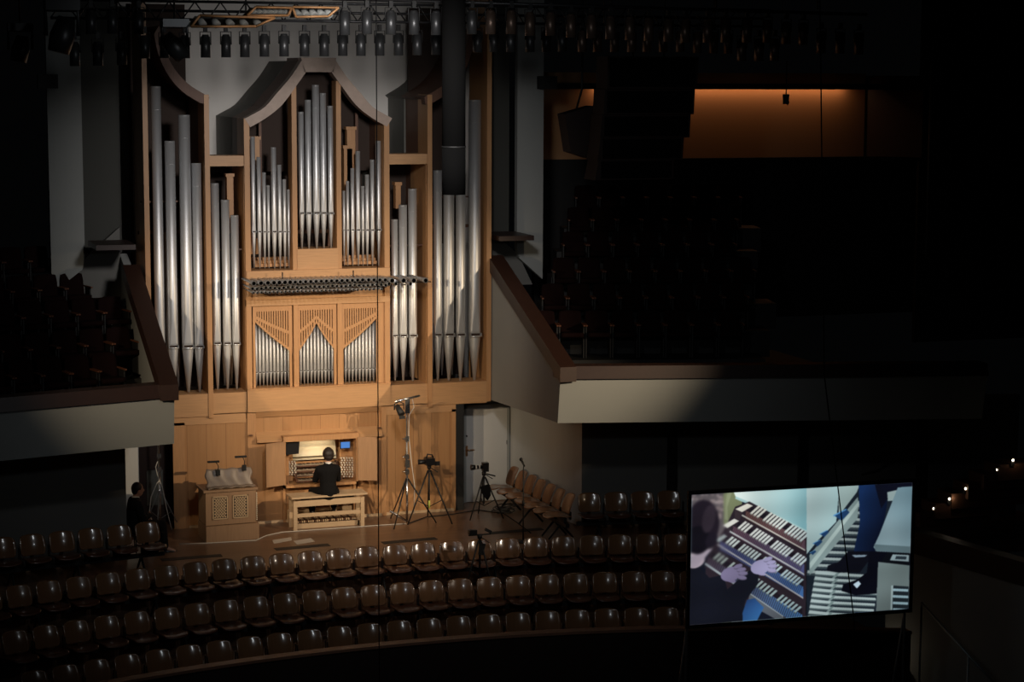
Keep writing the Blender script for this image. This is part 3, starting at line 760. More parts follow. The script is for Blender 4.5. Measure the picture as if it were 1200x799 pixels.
    r_ = o2.modifiers.new('r', 'REMESH'); r_.mode = 'VOXEL'; r_.voxel_size = .009
    dg = bpy.context.evaluated_depsgraph_get(); dg.update(); m3 = bpy.data.meshes.new_from_object(o2.evaluated_get(dg)); bpy.data.objects.remove(o2)
    m3.materials.append(m_hair)
    for p_ in m3.polygons: p_.use_smooth = True
    ho = bpy.data.objects.new('hair', m3); COL.objects.link(ho); ho.parent = t
    return t
I3 = Matrix.Identity(3)
# organist: seated on the bench facing the manuals (+Y), leaning a touch
J = dict(pelvis=(0, 0, .70), waist=(.005, .05, .86), chest=(.01, .07, 1.07), neckb=(.015, .07, 1.225), neckt=(.02, .09, 1.29), head=(.025, .115, 1.385),
  shL=(-.155, .08, 1.12), elL=(-.205, .22, .90), wrL=(-.16, .44, .99), hdL=(.05, 1, .0), hnL=(0, 0, -1),
  shR=(.175, .08, 1.12), elR=(.225, .22, .90), wrR=(.16, .42, .99), hdR=(-.05, 1, 0), hnR=(0, 0, -1),
  hpL=(-.11, .05, .70), knL=(-.24, .36, .66), anL=(-.26, .28, .28), toeL=(-.26, .42, .22),
  hpR=(.11, .05, .70), knR=(.16, .42, .70), anR=(.16, .32, .33), toeR=(.16, .46, .26))
def hair_o(mb, H, R):
    mb.sphere(H+R @ Vector((0, -.016, .018)), .112, 12, (.97, 1.0, 1.0), R); mb.sphere(H+R @ Vector((0, -.03, -.03)), .10, 12, (.98, .8, .85), R)
    mb.sphere(H+R @ Vector((0, -.04, -.035)), .088, 10, (.93, .82, 1.0), R)
    for i in range(40):
        a = random.uniform(0, 2*PI); b_ = random.uniform(.1, 1.4)
        mb.sphere(H+R @ Vector((.088*math.sin(b_)*math.cos(a), -.018+.098*math.sin(b_)*math.sin(a), .018+.112*math.cos(b_))), .016, 4, (1, 1, 1))
hx, hz = at(384.5, 533, -.6)
pp = make_person('person', 'person in a black suit seated at the organ console seen from behind', (hx-.03, -.72, -.035), -.06, J, m_skin, hair_o, Matrix.Rotation(-.25, 3, 'X'))
# man in the dark recess at the left, in profile facing right, arms folded
J2 = dict(pelvis=(0, 0, .50), waist=(0, .02, .66), chest=(0, .05, .88), neckb=(0, .07, 1.04), neckt=(0, .09, 1.10), head=(0, .115, 1.185),
  shL=(-.18, .06, .96), elL=(-.25, .14, .70), wrL=(-.06, .30, .68), hdL=(1, .15, 0), hnL=(0, -1, 0),
  shR=(.18, .06, .96), elR=(.25, .14, .70), wrR=(.06, .32, .73), hdR=(-1, .1, 0), hnR=(0, -1, 0),
  hpL=(-.1, .05, .50), knL=(-.14, .46, .52), anL=(-.12, .50, .10), toeL=(-.12, .66, .05),
  hpR=(.1, .05, .50), knR=(.14, .50, .56), anR=(.10, .56, .12), toeR=(.10, .72, .05))
def hair_l(mb, H, R):
    mb.sphere(H+R @ Vector((0, -.02, .022)), .104, 12, (.84, .95, 1.05), R)
    mb.sphere(H+R @ Vector((0, -.045, -.02)), .085, 10, (.93, .75, .95), R)
hx2, hz2 = at(156, 578, -1.75)
make_person('person', 'man in dark clothes sitting with folded arms in the shadowed recess at left', (hx2-.03, -1.75, max(hz2-1.19, -.04)), -PI/2+.12, J2, m_skind, hair_l, Matrix.Rotation(-.1, 3, 'X'))
sl = thing('stool', 'dark stool under the man seated in the left recess', 'stool', (hx2-.0, -1.75, 0))
obj('stool_seat', lb(-.17, .2, -.2, .2, .30, .34), m_oakd, sl, local=True)
for sx in (-1, 1):
    for sy in (-1, 1): obj('stool_leg', lb(sx*.17-.015, sx*.17+.015, sy*.17-.015, sy*.17+.015, 0, .30), m_black, sl, local=True)

# ------------------------------------------------------------------ STANDS, CAMERAS
def tripod(t, h, spread, m, foot_m=None, r=.014, a0=.3, apex=None, brace=True, hub=None):
    apex = apex or h
    for k in range(3):
        a = a0+k*2*PI/3
        l = MB(); l.tube([(0.02*math.cos(a), .02*math.sin(a), apex), (spread*math.cos(a), spread*math.sin(a), .012)], [r, r*.75], 8)
        obj('leg', l, m, t, local=True)
        if brace:
            b = MB(); q = .5; b.tube([(0, 0, apex*.30), (spread*q*1.1*math.cos(a), spread*q*1.1*math.sin(a), apex*.45)], r*.5, 6)
            obj('brace', b, m, t, local=True)
lx, ly = atz(477, 614, 0); 
ls = thing('light_stand', 'tall chrome wind-up light stand with T-bar right of the console', 'light stand', (lx, ly, 0))
tripod(ls, 2.4, .55, m_blackm, r=.016, a0=-2.3, apex=.86, brace=False)
obj('flat_brace', MB().tube([(-.36, -.10, .30), (.0, -.02, .05)], [.022, .022], 4), m_chrome, ls, 'bright flat brace bar', local=True)
p_ = MB(); p_.tube([(0, 0, .04), (0, 0, .95)], .022, 10); obj('lower_tube', p_, m_chrome, ls, local=True)
obj('middle_tube', MB().tube([(0, 0, .95), (0, 0, 1.65)], .018, 10), m_grey, ls, local=True)
obj('upper_tube', MB().tube([(0, 0, 1.65), (0, 0, 2.28)], .013, 10), m_grey, ls, local=True)
for z in (1.0, 1.28, 1.62):
    c = MB(); c.box(-.035, .035, -.035, .035, z-.05, z+.05); c.tube([(-.035, 0, z), (-.08, 0, z)], .012, 6); obj('clamp', c, m_chrome, ls, local=True)
obj('crank_housing', lb(-.04, .05, -.04, .04, 1.08, 1.22), m_chrome, ls, local=True)
tb = MB(); tb.tube([(-.25, -.08, 2.34), (.27, .08, 2.40)], .022, 8); tb.box(-.04, .05, -.04, .04, 2.1, 2.36)
obj('t_bar', tb, m_chrome, ls, 'shiny T-bar', local=True)
obj('cable', MB().tube([(.12, .04, 2.36), (.14, 0, 2.2), (.04, -.02, 2.06), (.03, -.02, 1.7), (.08, -.02, 1.2), (.15, 0, .7), (.12, -.05, .2)], .008, 6), m_white, ls, local=True)
sl_ = thing('stage_lamp', 'black lamp head hanging from the left of the T-bar', 'lamp', (lx-.16, ly-.05, 2.18))
obj('lamp_body', MB().tube([(-.03, .06, .07), (0, 0, 0), (.03, -.08, -.08)], [.04, .056, .064], 12), m_black, sl_, local=True)
obj('lamp_yoke', MB().tube([(-.09, 0, 0), (-.085, 0, .11), (0, 0, .15), (.085, 0, .11), (.09, 0, 0)], .012, 6), m_black, sl_, local=True)
obj('barn_door', MB().obox((.03, -.1, -.13), (.11, .01, .06)), m_black, sl_, local=True)

def camera_tripod(u, v, label, h=1.0, spread=.42, Yz=0, a0=.4, feet=True):
    x, y = atz(u, v, Yz)
    t = thing('camera_tripod', label, 'tripod', (x, y, Yz))
    tripod(t, h, spread, m_black, r=.017, a0=a0, brace=True)
    obj('centre_column', MB().tube([(0, 0, h*.35), (0, 0, h+.06)], .016, 8), m_black, t, local=True)
    obj('tripod_head', MB().tube([(0, 0, h+.02), (0, 0, h+.08), (0, 0, h+.1)], [.035, .045, .03], 10), m_black, t, local=True)
    obj('pan_handle', MB().tube([(0, 0, h+.06), (.12, -.16, h-.02)], .009, 6), m_black, t, local=True)
    return t, x, y
t, x, y = camera_tripod(503, 612, 'black camera tripod just right of the tall light stand', 1.0, .48, a0=-.75)
obj('reflective_band', MB().tube([(0, -.0, .27), (0, 0, .42)], .020, 8), mat('yellow_green', (.55, .6, .12), .6), t, 'yellow-green band on the column', local=True)
c = thing('video_camera', 'black video camera on the tripod beside the light stand', 'camera', (x, y, 1.10))
obj('camera_body', lb(-.08, .09, -.09, .10, .0, .13), m_blackg, c, local=True)
obj('lens', MB().tube([(-.05, -.0, .06), (-.21, .03, .055)], [.04, .05], 12), m_blackg, c, local=True)
obj('top_handle', MB().tube([(-.06, 0, .12), (-.03, 0, .20), (.06, 0, .18), (.08, 0, .12)], .015, 6), m_black, c, local=True)
obj('side_screen', lb(.10, .20, -.04, -.02, -.02, .06), m_black, c, local=True)
t, x, y = camera_tripod(567, 607, 'black tripod in front of the grey door', .80, .38, a0=-.55)
obj('hanging_bag', MB().prism([(-.09, .62), (.08, .66), (.10, .46), (.04, .36), (-.06, .5)], 'y', -.12, -.04), m_cloth, t, 'black bag hung on the tripod', local=True)
c = thing('telephoto_camera', 'black camera with long telephoto lens aimed left in front of the door', 'camera', (x, y, .90))
obj('camera_body', lb(-.03, .08, -.06, .06, .0, .17), m_blackg, c, local=True)
obj('lens', MB().tube([(-.03, 0, .085), (-.12, .01, .085), (-.20, .02, .085), (-.255, .025, .085)], [.035, .035, .05, .055], 14), m_blackg, c, local=True)
obj('lens_ring', MB().tube([(-.075, .005, .085), (-.10, .008, .085)], .038, 14), m_white, c, 'white ring on the lens', local=True)
obj('lens_ring', MB().tube([(-.14, .012, .085), (-.165, .015, .085)], .046, 14), m_white, c, 'white ring on the lens', local=True)
obj('pan_grip', MB().tube([(.05, 0, -.05), (.22, -.02, -.10)], .014, 6), m_black, c, local=True)
# microphone stand
mx_, my_ = atz(613, 641, ZA)
mx_, my_ = atz(613, 635, 0)
ms = thing('microphone_stand', 'thin black microphone stand before the angled chair row', 'stand', (mx_, my_, 0))
obj('stand_base', MB().tube([(0, 0, 0), (0, 0, .025), (0, 0, .045), (0, 0, .05)], [.13, .13, .05, .015], 20), m_blackm, ms, local=True)
obj('pole', MB().tube([(0, 0, .04), (0, 0, 1.38)], [.013, .010], 8), m_black, ms, local=True)
obj('clutch', MB().tube([(0, 0, .66), (0, 0, .76)], .026, 8), m_black, ms, local=True)
mc = thing('microphone', 'small black microphone tilted on top of the thin stand', 'microphone', (mx_, my_, 1.38))
obj('mic_body', MB().tube([(.02, 0, 0), (-.03, 0, .10)], [.017, .02], 8), m_black, mc, local=True)
obj('mic_head', MB().sphere((-.045, 0, .13), .033, 8), m_blackm, mc, local=True)
# compact camera rig standing among the chairs
t, x, y = camera_tripod(562, 696, 'black tripod standing on the steps among the curved chair rows', .95, .30, Yz=ZA, a0=-.9)
c = thing('action_camera', 'small black camera on the tripod among the chairs', 'camera', (x, y, ZA+1.05))
obj('camera_body', lb(-.20, -.06, -.05, .05, .0, .085), m_blackg, c, local=True)
obj('camera_bar', lb(-.2, .2, -.015, .015, -.02, .0), m_black, c, local=True)
obj('camera_grip', MB().obox((.15, 0, .05), (.12, .05, .05), Matrix.Rotation(.5, 3, 'Y')), m_black, c, local=True)
c = thing('phone', 'black phone tilted on a clamp below the small camera among the chairs', 'phone', (x, y, ZA+.80))
obj('phone_body', MB().obox((.02, -.06, .0), (.09, .015, .20), Matrix.Rotation(.25, 3, 'Y')), m_black, c, local=True)
# left stand with cables
x, y = atz(188, 622, 0)
t = thing('light_stand', 'tall bare chrome stand with looped cable in the dark left recess', 'light stand', (x, y, 0))
tripod(t, 2, .38, m_grey, r=.013, a0=.2, apex=.75, brace=True)
obj('pole', MB().tube([(0, 0, .1), (0, 0, 1.0), (0, 0, 1.0), (-.02, 0, 2.15)], [.022, .022, .018, .018], 8), m_chrome, t, local=True)
for z in (.72, 1.15, 1.4): obj('clamp', lb(-.035, .035, -.03, .03, z-.04, z+.04), m_chrome, t, local=True)
obj('cable', MB().tube([(0, -.02, .95), (-.05, -.02, .9), (-.16, -.02, .65), (-.2, -.02, .35), (-.12, -.02, .1), (-.05, -.05, .02)], .010, 6), m_white, t, local=True)
obj('cable', MB().tube([(-.03, -.02, 1.3), (-.07, -.02, 1.2), (-.04, -.02, 1.05), (.05, -.02, .8), (.12, -.02, .4), (.2, -.05, .02)], .009, 6), m_white, t, local=True)

# floor bits
for i, (u0, v0_, u1, v1_, w_) in enumerate(((190,657.5,261,652,'farthest left'), (324,645,387.5,639.5,'below the bench'), (450,637.5,513,632,'below the tall light stand'), (576,626,638,621,'below the angled chair row'))):
    a = atz(u0, v0_, 0); b = atz(u1, v1_, 0)
    d_ = Vector((b[0]-a[0], b[1]-a[1])); n_ = Vector((-d_.y, d_.x)).normalized()*.18
    single('floor_slot', MB().prism([a, b, (b[0]+n_.x, b[1]+n_.y), (a[0]+n_.x, a[1]+n_.y)], 'z', .0, .006), m_black, 'black floor slot, %s' % w_, 'floor slot', 'black slots in the platform floor')
for (q, w_) in ((((319,633),(341,629.5),(342,633),(321,637)), 'left thin pale sheet on the floor before the bench'), (((344,634),(364,630.5),(369,634.5),(348,638)), 'right thin pale sheet on the floor before the bench')):
    single('floor_sheet', MB().prism([atz(u, v, 0) for u, v in q], 'z', .001, .004), m_pale_sheet, w_, 'pale_sheet', 'pale sheets on the floor')  # thin pale sheet lying flat on the floor
def floor_cable(pts, m, label, r=.010):
    P = [(*atz(u, v, 0), r) for u, v in pts]
    single('cable', MB().tube(P, r, 6), m, label, 'cable')
floor_cable([(210,638),(244,636.8),(300,633.5),(312,628),(330,624),(400,619),(450,615.5),(476,614)], m_white, 'white cable running along the floor from the chest organ to the light stand', .009)
floor_cable([(478,614),(500,606),(530,603),(560,598),(590,602),(605,612),(622,625)], m_black, 'black cable winding from the light stand to the angled chairs')
# cable heap below the angled chairs
x, y = atz(594, 600, 0); cm = MB()
for k in range(7):
    r0 = .10+.03*(k % 3); ox, oy = random.uniform(-.12, .12), random.uniform(-.1, .1)
    cm.tube([(x+ox+r0*1.4*math.cos(a*.6), y+oy+r0*math.sin(a*.6), .02+.015*k+.02*math.sin(a+k)) for a in range(12)], .010, 5)
single('cable_coil', cm, mat('dark_cable', (.06, .055, .05), .5), 'tangled heap of dark cable under the angled chairs', 'cable')

# ------------------------------------------------------------------ CHAIRS
def make_chair(name, label, m_b, m_s, bracket=True, rec=.105, W=.215, z0=.485, hb=.335, zs=.465):
    t = thing(name, label, 'chair')
    def fb(u, v):     # backrest: v 0 bottom..1 top
        w = W*(1-.10*abs(v-.5)**2*4*.5)*(1-.12*max(0, v-.82)/.18*max(0, v-.82)/.18)*(1-.12*max(0, .12-v)/.12*max(0, .12-v)/.12)*(.965+.035*v)
        z = z0+hb*v - .022*abs(u)**5*(1 if v > .5 else -1)*abs(v-.5)*2
        y = .20+rec*v-.055*u*u*1.0 - .02*math.sin(v*PI)
        return (u*w, y, z)
    obj('backrest', MB().grid(fb, 14, 12, .018), m_b, t, local=True)
    def fs(u, v):     # seat: v 0 back..1 front
        w = W*(1-.16*max(0, v-.75)/.25*max(0, v-.75)/.25)
        return (u*w, .20-.46*v+.03*u*u*v, zs-.015*math.cos(v*PI)-.03*max(0, v-.8)/.2+.018*u*u)
    obj('seat', MB().grid(fs, 12, 10, .018), m_s, t, local=True)
    s = MB(); s.box(-.15, .15, .06, .12, .34, zs-.025); s.box(-.03, .03, .235, .262, .36, z0+.03)
    obj('support', s, m_black, t, local=True)
    b = MB()
    b.box(.234, .248, .04, .06, .36, .66); b.box(.234, .248, .12, .14, .36, .66)
    if bracket: obj('side_bracket', b, m_blackm, t, local=True)
    return t
proto = make_chair('shell_chair', 'x', m_shell, m_edge)
protoE = make_chair('shell_chair', 'x', m_shellE, m_shellE, False, .12, .185, .47, .36, .45)
used = set()
def place(pr, loc, rz, label, group):
    if pr.name not in used:
        used.add(pr.name); pr.location = loc; pr.rotation_euler = (0,0,rz); pr['label'] = label; pr['group'] = group; return pr
    return dup(pr, loc, rz, label, group)
BO = .26
def row(R, z, s0, n, rowname, group, pr=proto, step=.5):
    for k in range(n):
        ph = (s0+k*step)/R; Rr = R-BO
        lab = 'glossy brown shell chair, %s from the left in the %s' % (ORD[k+1], rowname)
        place(pr, (Rr*math.sin(ph), ARC+Rr*math.cos(ph), z), -ph, lab, group)
    # beam with legs
    a0 = (s0-.25)/R; a1 = (s0+(n-1)*step+.25)/R; Rr = R-BO+.09
    pts = [(Rr*math.sin(a0+(a1-a0)*i/60), ARC+Rr*math.cos(a0+(a1-a0)*i/60)) for i in range(61)]
    pin = [(x*(Rr-.07)/Rr, ARC+(y-ARC)*(Rr-.07)/Rr) for x, y in pts]
    t = thing('seat_beam', 'long black beam on splayed legs carrying the %s' % rowname, 'seat beam', (0, 0, z))
    obj('beam', MB().prism([(x, y) for x, y in pts]+pin[::-1], 'z', .33, .395), m_black, t, local=True)
    k = 0; s = s0+.75
    while s < s0+(n-1)*step:
        ph = s/R; c, sn = math.cos(ph), math.sin(ph); x, y = (Rr-.035)*sn, ARC+(Rr-.035)*c
        for dx_, dy_ in ((.0, .22), (.0, -.22)):
            l = MB(); l.tube([(x, y, .34), (x+c*dx_+sn*dy_, y-sn*dx_+c*dy_, .012)], [.02, .017], 6); obj('leg', l, m_black, t, local=True)
        s += 2.0
rowA = 'upper curved row'; rowB = 'middle curved row'; rowC = 'lower curved row'
row(RA, ZA, -6.62, 25+2, rowA, 'chairs of the upper curved row')
row(RB, ZB, -6.33, 24+2, rowB, 'chairs of the middle curved row')
row(RC, ZC, -6.15, 24+1, rowC, 'chairs of the lower curved row')
def srow(u, v, n, dirx, diry, facing, rowname, group, pr=proto, step=.5, z=0, ztop=.80):
    x0, y0 = atz(u, v, z+ztop)
    f_ = Vector((math.sin(facing), -math.cos(facing)))   # direction the chair faces
    x0 += f_.x*BO; y0 += f_.y*BO
    for k in range(n):
        place(pr, (x0+dirx*step*k, y0+diry*step*k, z), facing, 'brown shell chair, %s in the %s' % (ORD[k+1], rowname.replace(', counted', ' counted')), group)
    t = thing('seat_beam', 'black beam on splayed legs carrying the %s' % rowname.split(',')[0], 'seat beam', (x0, y0, z), math.atan2(diry, dirx))
    s_ = 1 if (dirx*f_.y-diry*f_.x) > 0 else -1    # which side of the row direction the chairs face
    o_ = -s_*.09
    obj('beam', lb(-.25, (n-1)*step+.25, o_-.035, o_+.035, .27, .338), m_black, t, local=True)
    for s in [.15]+[.15+i*1.1 for i in range(1, 9) if .15+i*1.1 < (n-1)*step]+[(n-1)*step-.05]:
        for dy_ in (.24, -.24):
            l = MB(); l.tube([(s, o_, .28), (s, o_+dy_, .012)], [.022, .018], 6); obj('leg', l, m_black, t, local=True)
a = .18
srow(171, 613.5, 7, -math.cos(a), -math.sin(a), a*1.0, 'left platform row, counted from the organ side', 'chairs on the platform by the left wall', step=.49)
srow(690, 579, 4, math.cos(a), -math.sin(a), -a, 'right platform row, counted from the organ side', 'chairs on the platform by the right wall', step=.49)
# angled row beside the splay wall
p0 = Vector(atz(603, 549, .80)); p1 = Vector(atz(669, 580.5, .80)); dv = (p1-p0)/6; L_ = dv.length; dn = dv.normalized()
fa = math.atan2(dn.y, dn.x)   # facing: to the left of the picture, away from wall
facing = fa-0.0
fdir = Vector((dn.y, -dn.x))
if fdir.x > 0: fdir = -fdir
fang = math.atan2(fdir.x, -fdir.y)
srow(603, 549, 7, dn.x, dn.y, fang, 'angled row by the white wall, counted from the door', 'chairs in the angled row by the door', pr=protoE, step=L_)

# ------------------------------------------------------------------ balcony seats
def make_seat():
    t = thing('theatre_seat', 'x', 'seat')
    obj('backrest', MB().grid(lambda u, v: (u*.22*(1-.08*v**6), .18+.09*v-.02*u*u, .35+.5*v-.02*abs(u)**4*v), 8, 6, .06), m_seatr, t, local=True)
    obj('seat', MB().grid(lambda u, v: (u*.21, .18-.42*v, .42+.02*v), 6, 6, .08), m_seatr, t, local=True)
    for s in (-1, 1):
        o = obj('armrest', MB().box(s*.228-.018, s*.228+.018, -.2, .2, .60, .625), mat('armrest_wood', (.16, .06, .03), .35) if s < 0 else bpy.data.materials['armrest_wood'], t, local=True)
        obj('side_frame', lb(s*.228-.012, s*.228+.012, -.12, .12, 0, .60), m_black, t, local=True)
    return t
ps = make_seat()
def bank(rows, sd, nm):
    for ri, (v, u0, n, Y0) in enumerate(rows):
        x0, z0 = at(u0, v, Y0); z0 -= .62
        ang = .243
        dx_, dy_ = math.cos(ang)*sd, -math.sin(ang)
        for k in range(n):
            place(ps, (x0+dx_*.5*k, Y0+dy_*.5*k, z0), -ang*sd, 'dark red seat, %s balcony, %s row from the rail, %s from the organ' % (nm, ORD[ri+1], ORD[k+1]), 'seats in the %s balcony' % nm)
        # tread for row
        L = .5*n+.6
        a0 = Vector((x0-dx_*.5, Y0-dy_*.5)); b0_ = a0+Vector((dx_, dy_))*L; nn = Vector((-dy_*sd, dx_*sd)).normalized()
        q = [tuple(a0-nn*.42), tuple(b0_-nn*.42), tuple(b0_+nn*.42), tuple(a0+nn*.42)]
        struct('floor_bank_%s_%d' % (nm, ri+1), MB().prism(q, 'z', z0-.5, z0), m_black, 'seating step of the %s balcony' % nm)
bank([(380,638,8,-1.3), (348,649,8,-.5), (317,662,8,.3), (286,673,7,1.1), (257,679,7,1.9), (231,687,7,2.7)], 1, 'right')
bank([(432,128,5,-1.6), (400,144,5,-.8), (364,134,5,.0), (336,89,4,.8), (304,47,3,1.6)], -1, 'left')

# right rear: lit ochre wall under a cove, black surrounds
bx0, bz1 = at(655, 104, 4.2); bx1, bz0 = at(1012, 183, 4.2)
struct('wall_ochre', MB().box(bx0-.6, bx1, 4.2, 4.3, bz0-.3, bz1+.35), m_band, 'ochre wall lit by a cove lamp behind the right balcony')
struct('trim_cove', MB().box(bx0-.6, bx1+1.5, 3.2, 3.95, bz1, bz1+.12), m_black, 'black lip of the cove')
struct('wall_low_dark', MB().box(bx0-.6, bx1+4, 4.0, 4.18, 3.0, bz0), m_black, 'dark wall below the ochre band')
struct('wall_side_far', MB().prism([(bx1, 4.3), (bx1+.9, 3.2), (bx1+1.0, 3.3), (bx1+.1, 4.4)], 'z', bz0, bz1+.3), m_rail, 'brown angled end wall beside the ochre band')
struct('wall_far_right', MB().box(bx1+.9, bx1+8, 3.3, 3.4, 2.4, 10.6), m_black, 'black far right wall')

# ------------------------------------------------------------------ ceiling equipment
def hang_box(label, cat, name, Y, uv, m, depth):
    pass
# line array
la = thing('line_array', 'large dark hanging line array of stacked loudspeakers above the right balcony', 'loudspeaker', (0, 0, 0))
bands = [(66,104,712,817),(104.5,134,709,813),(134.5,161,706,808),(161.5,187,704,800),(187.5,210,702,789)]
m_arr = mat('speaker_paint', (.02, .009, .007), .6)
for i, (v0_, v1_, ul, ur) in enumerate(bands):
    Yf = -3.0+.05*i
    x0, z1 = at(ul, v0_, Yf); x1, z0 = at(ur, v1_, Yf); x0b = at(ul-8, v1_, Yf)[0]
    xa, za = at(ul-14, (v0_+v1_)/2, Yf+.6)
    o = MB(); R_ = Matrix.Rotation(.06*i, 3, 'X')
    o.prism([(x0-.02*i, z0), (x1, z0), (x1+.02, z1), (x0, z1)], 'y', Yf, Yf+.55)
    e = obj('speaker_box', o, m_arr, la)
    g = MB(); g.box(x0+.04, x1-.04, Yf-.012, Yf, z0+.03, z1-.03); obj('speaker_grille', g, m_cloth, e)
fl = MB()
x0, z0 = at(760, 68, -2.7)
fl.tube([(x0-.3, -2.7, z0-.1), (x0-.3, -2.7, 10.6)], .015, 6); fl.tube([(x0+.3, -2.7, z0-.1), (x0+.3, -2.7, 10.6)], .015, 6)
obj('suspension', fl, m_black, la)
x0, z1 = at(662, 124, -2); x1, z0 = at(698, 178, -2)
sp2 = thing('loudspeaker', 'small dark loudspeaker hanging left of the line array', 'loudspeaker', ((x0+x1)/2, -2, z0))
obj('cabinet', MB().prism([(x0, z1-.15), (x1-.05, z1), (x1+.06, z0+.1), (x1-.1, z0-.12), (x0+.12, z0)], 'y', -2, -1.6), m_arr, sp2)
obj('bracket', MB().tube([((x0+x1)/2, -1.8, z1-.05), ((x0+x1)/2+.1, -1.8, z1+.3), ((x0+x1)/2+.1, -1.8, 10.6)], .02, 6), m_black, sp2)
# hanging fabric tube
xt0, zt0 = at(518.5, 228, -8); xt1, _ = at(545, 228, -8)
r = (xt1-xt0)/2; xc = (xt0+xt1)/2
ht = thing('hanging_tube', 'thick black fabric tube hanging from the ceiling before the right tower', 'hanging tube', (xc, -8, zt0))
zj = at(532, 172, -8)[1]
obj('tube_section', MB().tube([(xc, -8, zt0), (xc, -8, zj)], r, 28), m_duct, ht)
obj('tube_section', MB().tube([(xc, -8, zj), (xc, -8, 10.5)], r*.99, 28), m_duct, ht)
obj('tube_ring', MB().tube([(xc, -8, zj-.012), (xc, -8, zj+.012)], r*1.03, 28), m_black, ht)
# thin cables
x0, _ = at(437, 100, -12); x0b, z0 = at(444, 700, -12)
single('hanging_cable', MB().tube([(x0b, -12, -3.15), (x0b, -12, 10.5)], .007, 6), m_cloth, 'thin black cable hanging from the ceiling in front of the console right side', 'cable')
xa, za = at(966, 440, -11); xb, zb = at(1001, 728, -11)
single('hanging_cable', MB().tube([(xb+.1, -11, ZS), (xb, -11, zb), (xa, -11, za), (xa-.25, -11, 10.5)], .009, 6), m_cloth, 'thin black cable crossing the projection screen', 'cable')
x0, z0 = at(1085, 300, -2); x1, z1 = at(1085, 72, -2)
single('wall_pole', MB().tube([(x0, -2, z0), (x0, -2, z1)], .02, 6), m_grey, 'thin vertical pole in the dark at the upper right', 'pole')
x0, z0 = at(921, 122, 1); _, z1 = at(921, 106, 1)
pj = thing('ceiling_spotlight', 'small black spotlight hanging before the ochre wall', 'spotlight', (x0, 1, z0))
obj('lamp_body', MB().tube([(0, 0, .0), (0, 0, .2)], [.06, .07], 10), m_black, pj, local=True)
obj('lamp_ring', MB().tube([(-.03, -.07, .02), (0, -.07, -.02), (.03, -.07, .02), (.03, -.07, .06)], .008, 6), m_chrome, pj, local=True)
obj('lamp_stem', MB().tube([(0, 0, .2), (0, 0, z1-z0+.6)], .012, 6), m_black, pj, local=True)

# rows of can spotlights
def make_can(m_, nm='can_spotlight'):
    t = thing(nm, 'x', 'spotlight')
    h_ = MB(); h_.hollow((0, 0, .33), (0, 0, 0), .074, .078, .006, 16); h_.tube([(0, 0, .30), (0, 0, .36)], [.074, .05], 16)
    obj('housing', h_, m_, t, local=True)
    obj('lens', MB().tube([(0, 0, .05), (0, 0, .055)], .067, 14), m_black, t, local=True)
    obj('yoke', MB().tube([(-.085, 0, .2), (-.085, 0, .40), (.085, 0, .40), (.085, 0, .2)], .010, 6), m_black, t, local=True)
    obj('clamp', lb(-.03, .03, -.03, .03, .40, .50), m_black, t, local=True)
    return t
pc = make_can(m_can); pcr = make_can(m_canr)
lowrow = [(170,68.5),(193,68),(217,68.3),(241,67.5),(265,67.2),(287,67),(310,66.5),(333,66.2),(357,66),(380,66),(401.7,65.5),(423,65.5),(445,65.3),(467,65),(489,64.6),(511,64.2),
  (559.5,61.5),(579,61),(598.5,61),(621,61),(640,61),(659,60.5),(682,61),(700,61),(720,61),(740,61),(758,61),(777,61),(797,61),(817,62),(836,62.5),(853,62.8)]
for i, (u, v) in enumerate(lowrow):
    x, z = at(u, v, -4.5)
    place(pc if u < 670 else pcr, (x, -4.5, z), 0, 'dark can spotlight, %s from the left in the long lower lamp row' % ORD[i+1], 'can spotlights of the long lower row')
lb2 = [(869,71.5),(889,71.5),(907.5,71.5),(962,62.5),(984,62.8),(1006,64)]
for i, (u, v) in enumerate(lb2):
    x, z = at(u, v, -6.5)
    place(pcr, (x, -6.5, z), 0, 'dark can spotlight, %s from the left in the right-hand lamp group' % ORD[i+1], 'can spotlights of the right-hand group')
up_ = [(404,41),(430,40),(458,40.5),(485,40.5),(511,41),(553,40),(575,40),(599,40),(621,42),(645,42),(669,44),(693,45),(715,46),(738,47),(760,48),(783,49),(803,50),(829,50),(850,50),(875,50),(899,50),(921,52),(941,53)]
for i, (u, v) in enumerate(up_):
    x, z = at(u, v, -7)
    place(pc if u < 560 else pcr, (x, -7, z), 0, 'dark can spotlight, %s from the left in the upper lamp row' % ORD[i+1], 'can spotlights of the upper row')
lf = [(88,77.5),(115,77),(143,76),(107,40),(132,39.5),(163,40)]
for i, (u, v) in enumerate(lf):
    x, z = at(u, v, -5.5)
    place(pc, (x, -5.5, z), 0, 'dark can spotlight, %s in the far left lamp group' % ORD[i+1], 'can spotlights of the far left group')
tr = thing('lighting_truss', 'black lighting truss carrying the long lower lamp row', 'truss', (0, 0, 0))
zt0 = at(500, 64, -4.5)[1]+.52
for dy_, dz_ in ((0, 0), (0, .28), (.25, .14)):
    x0 = at(60, 50, -4.5)[0]; x1 = at(900, 50, -4.5)[0]
    obj('chord', MB().tube([(x0, -4.5+dy_, zt0+dz_), (x1, -4.5+dy_, zt0+dz_)], .025, 6), m_blackm, tr)
br = MB()
for i in range(60):
    xa = x0+(x1-x0)*i/60; xb = x0+(x1-x0)*(i+1)/60
    br.tube([(xa, -4.5, zt0+(.28 if i % 2 else 0)), (xb, -4.5, zt0+(0 if i % 2 else .28))], .012, 5)
obj('lacing', br, m_blackm, tr)
hg = MB()
for i in range(6): xa = x0+(x1-x0)*(i+.5)/6; hg.tube([(xa, -4.5, zt0), (xa, -4.5, 10.55)], .015, 5)
obj('hanger', hg, m_black, tr)
tr = thing('lighting_truss', 'black lighting bar carrying the upper lamp row', 'truss', (0, 0, 0))
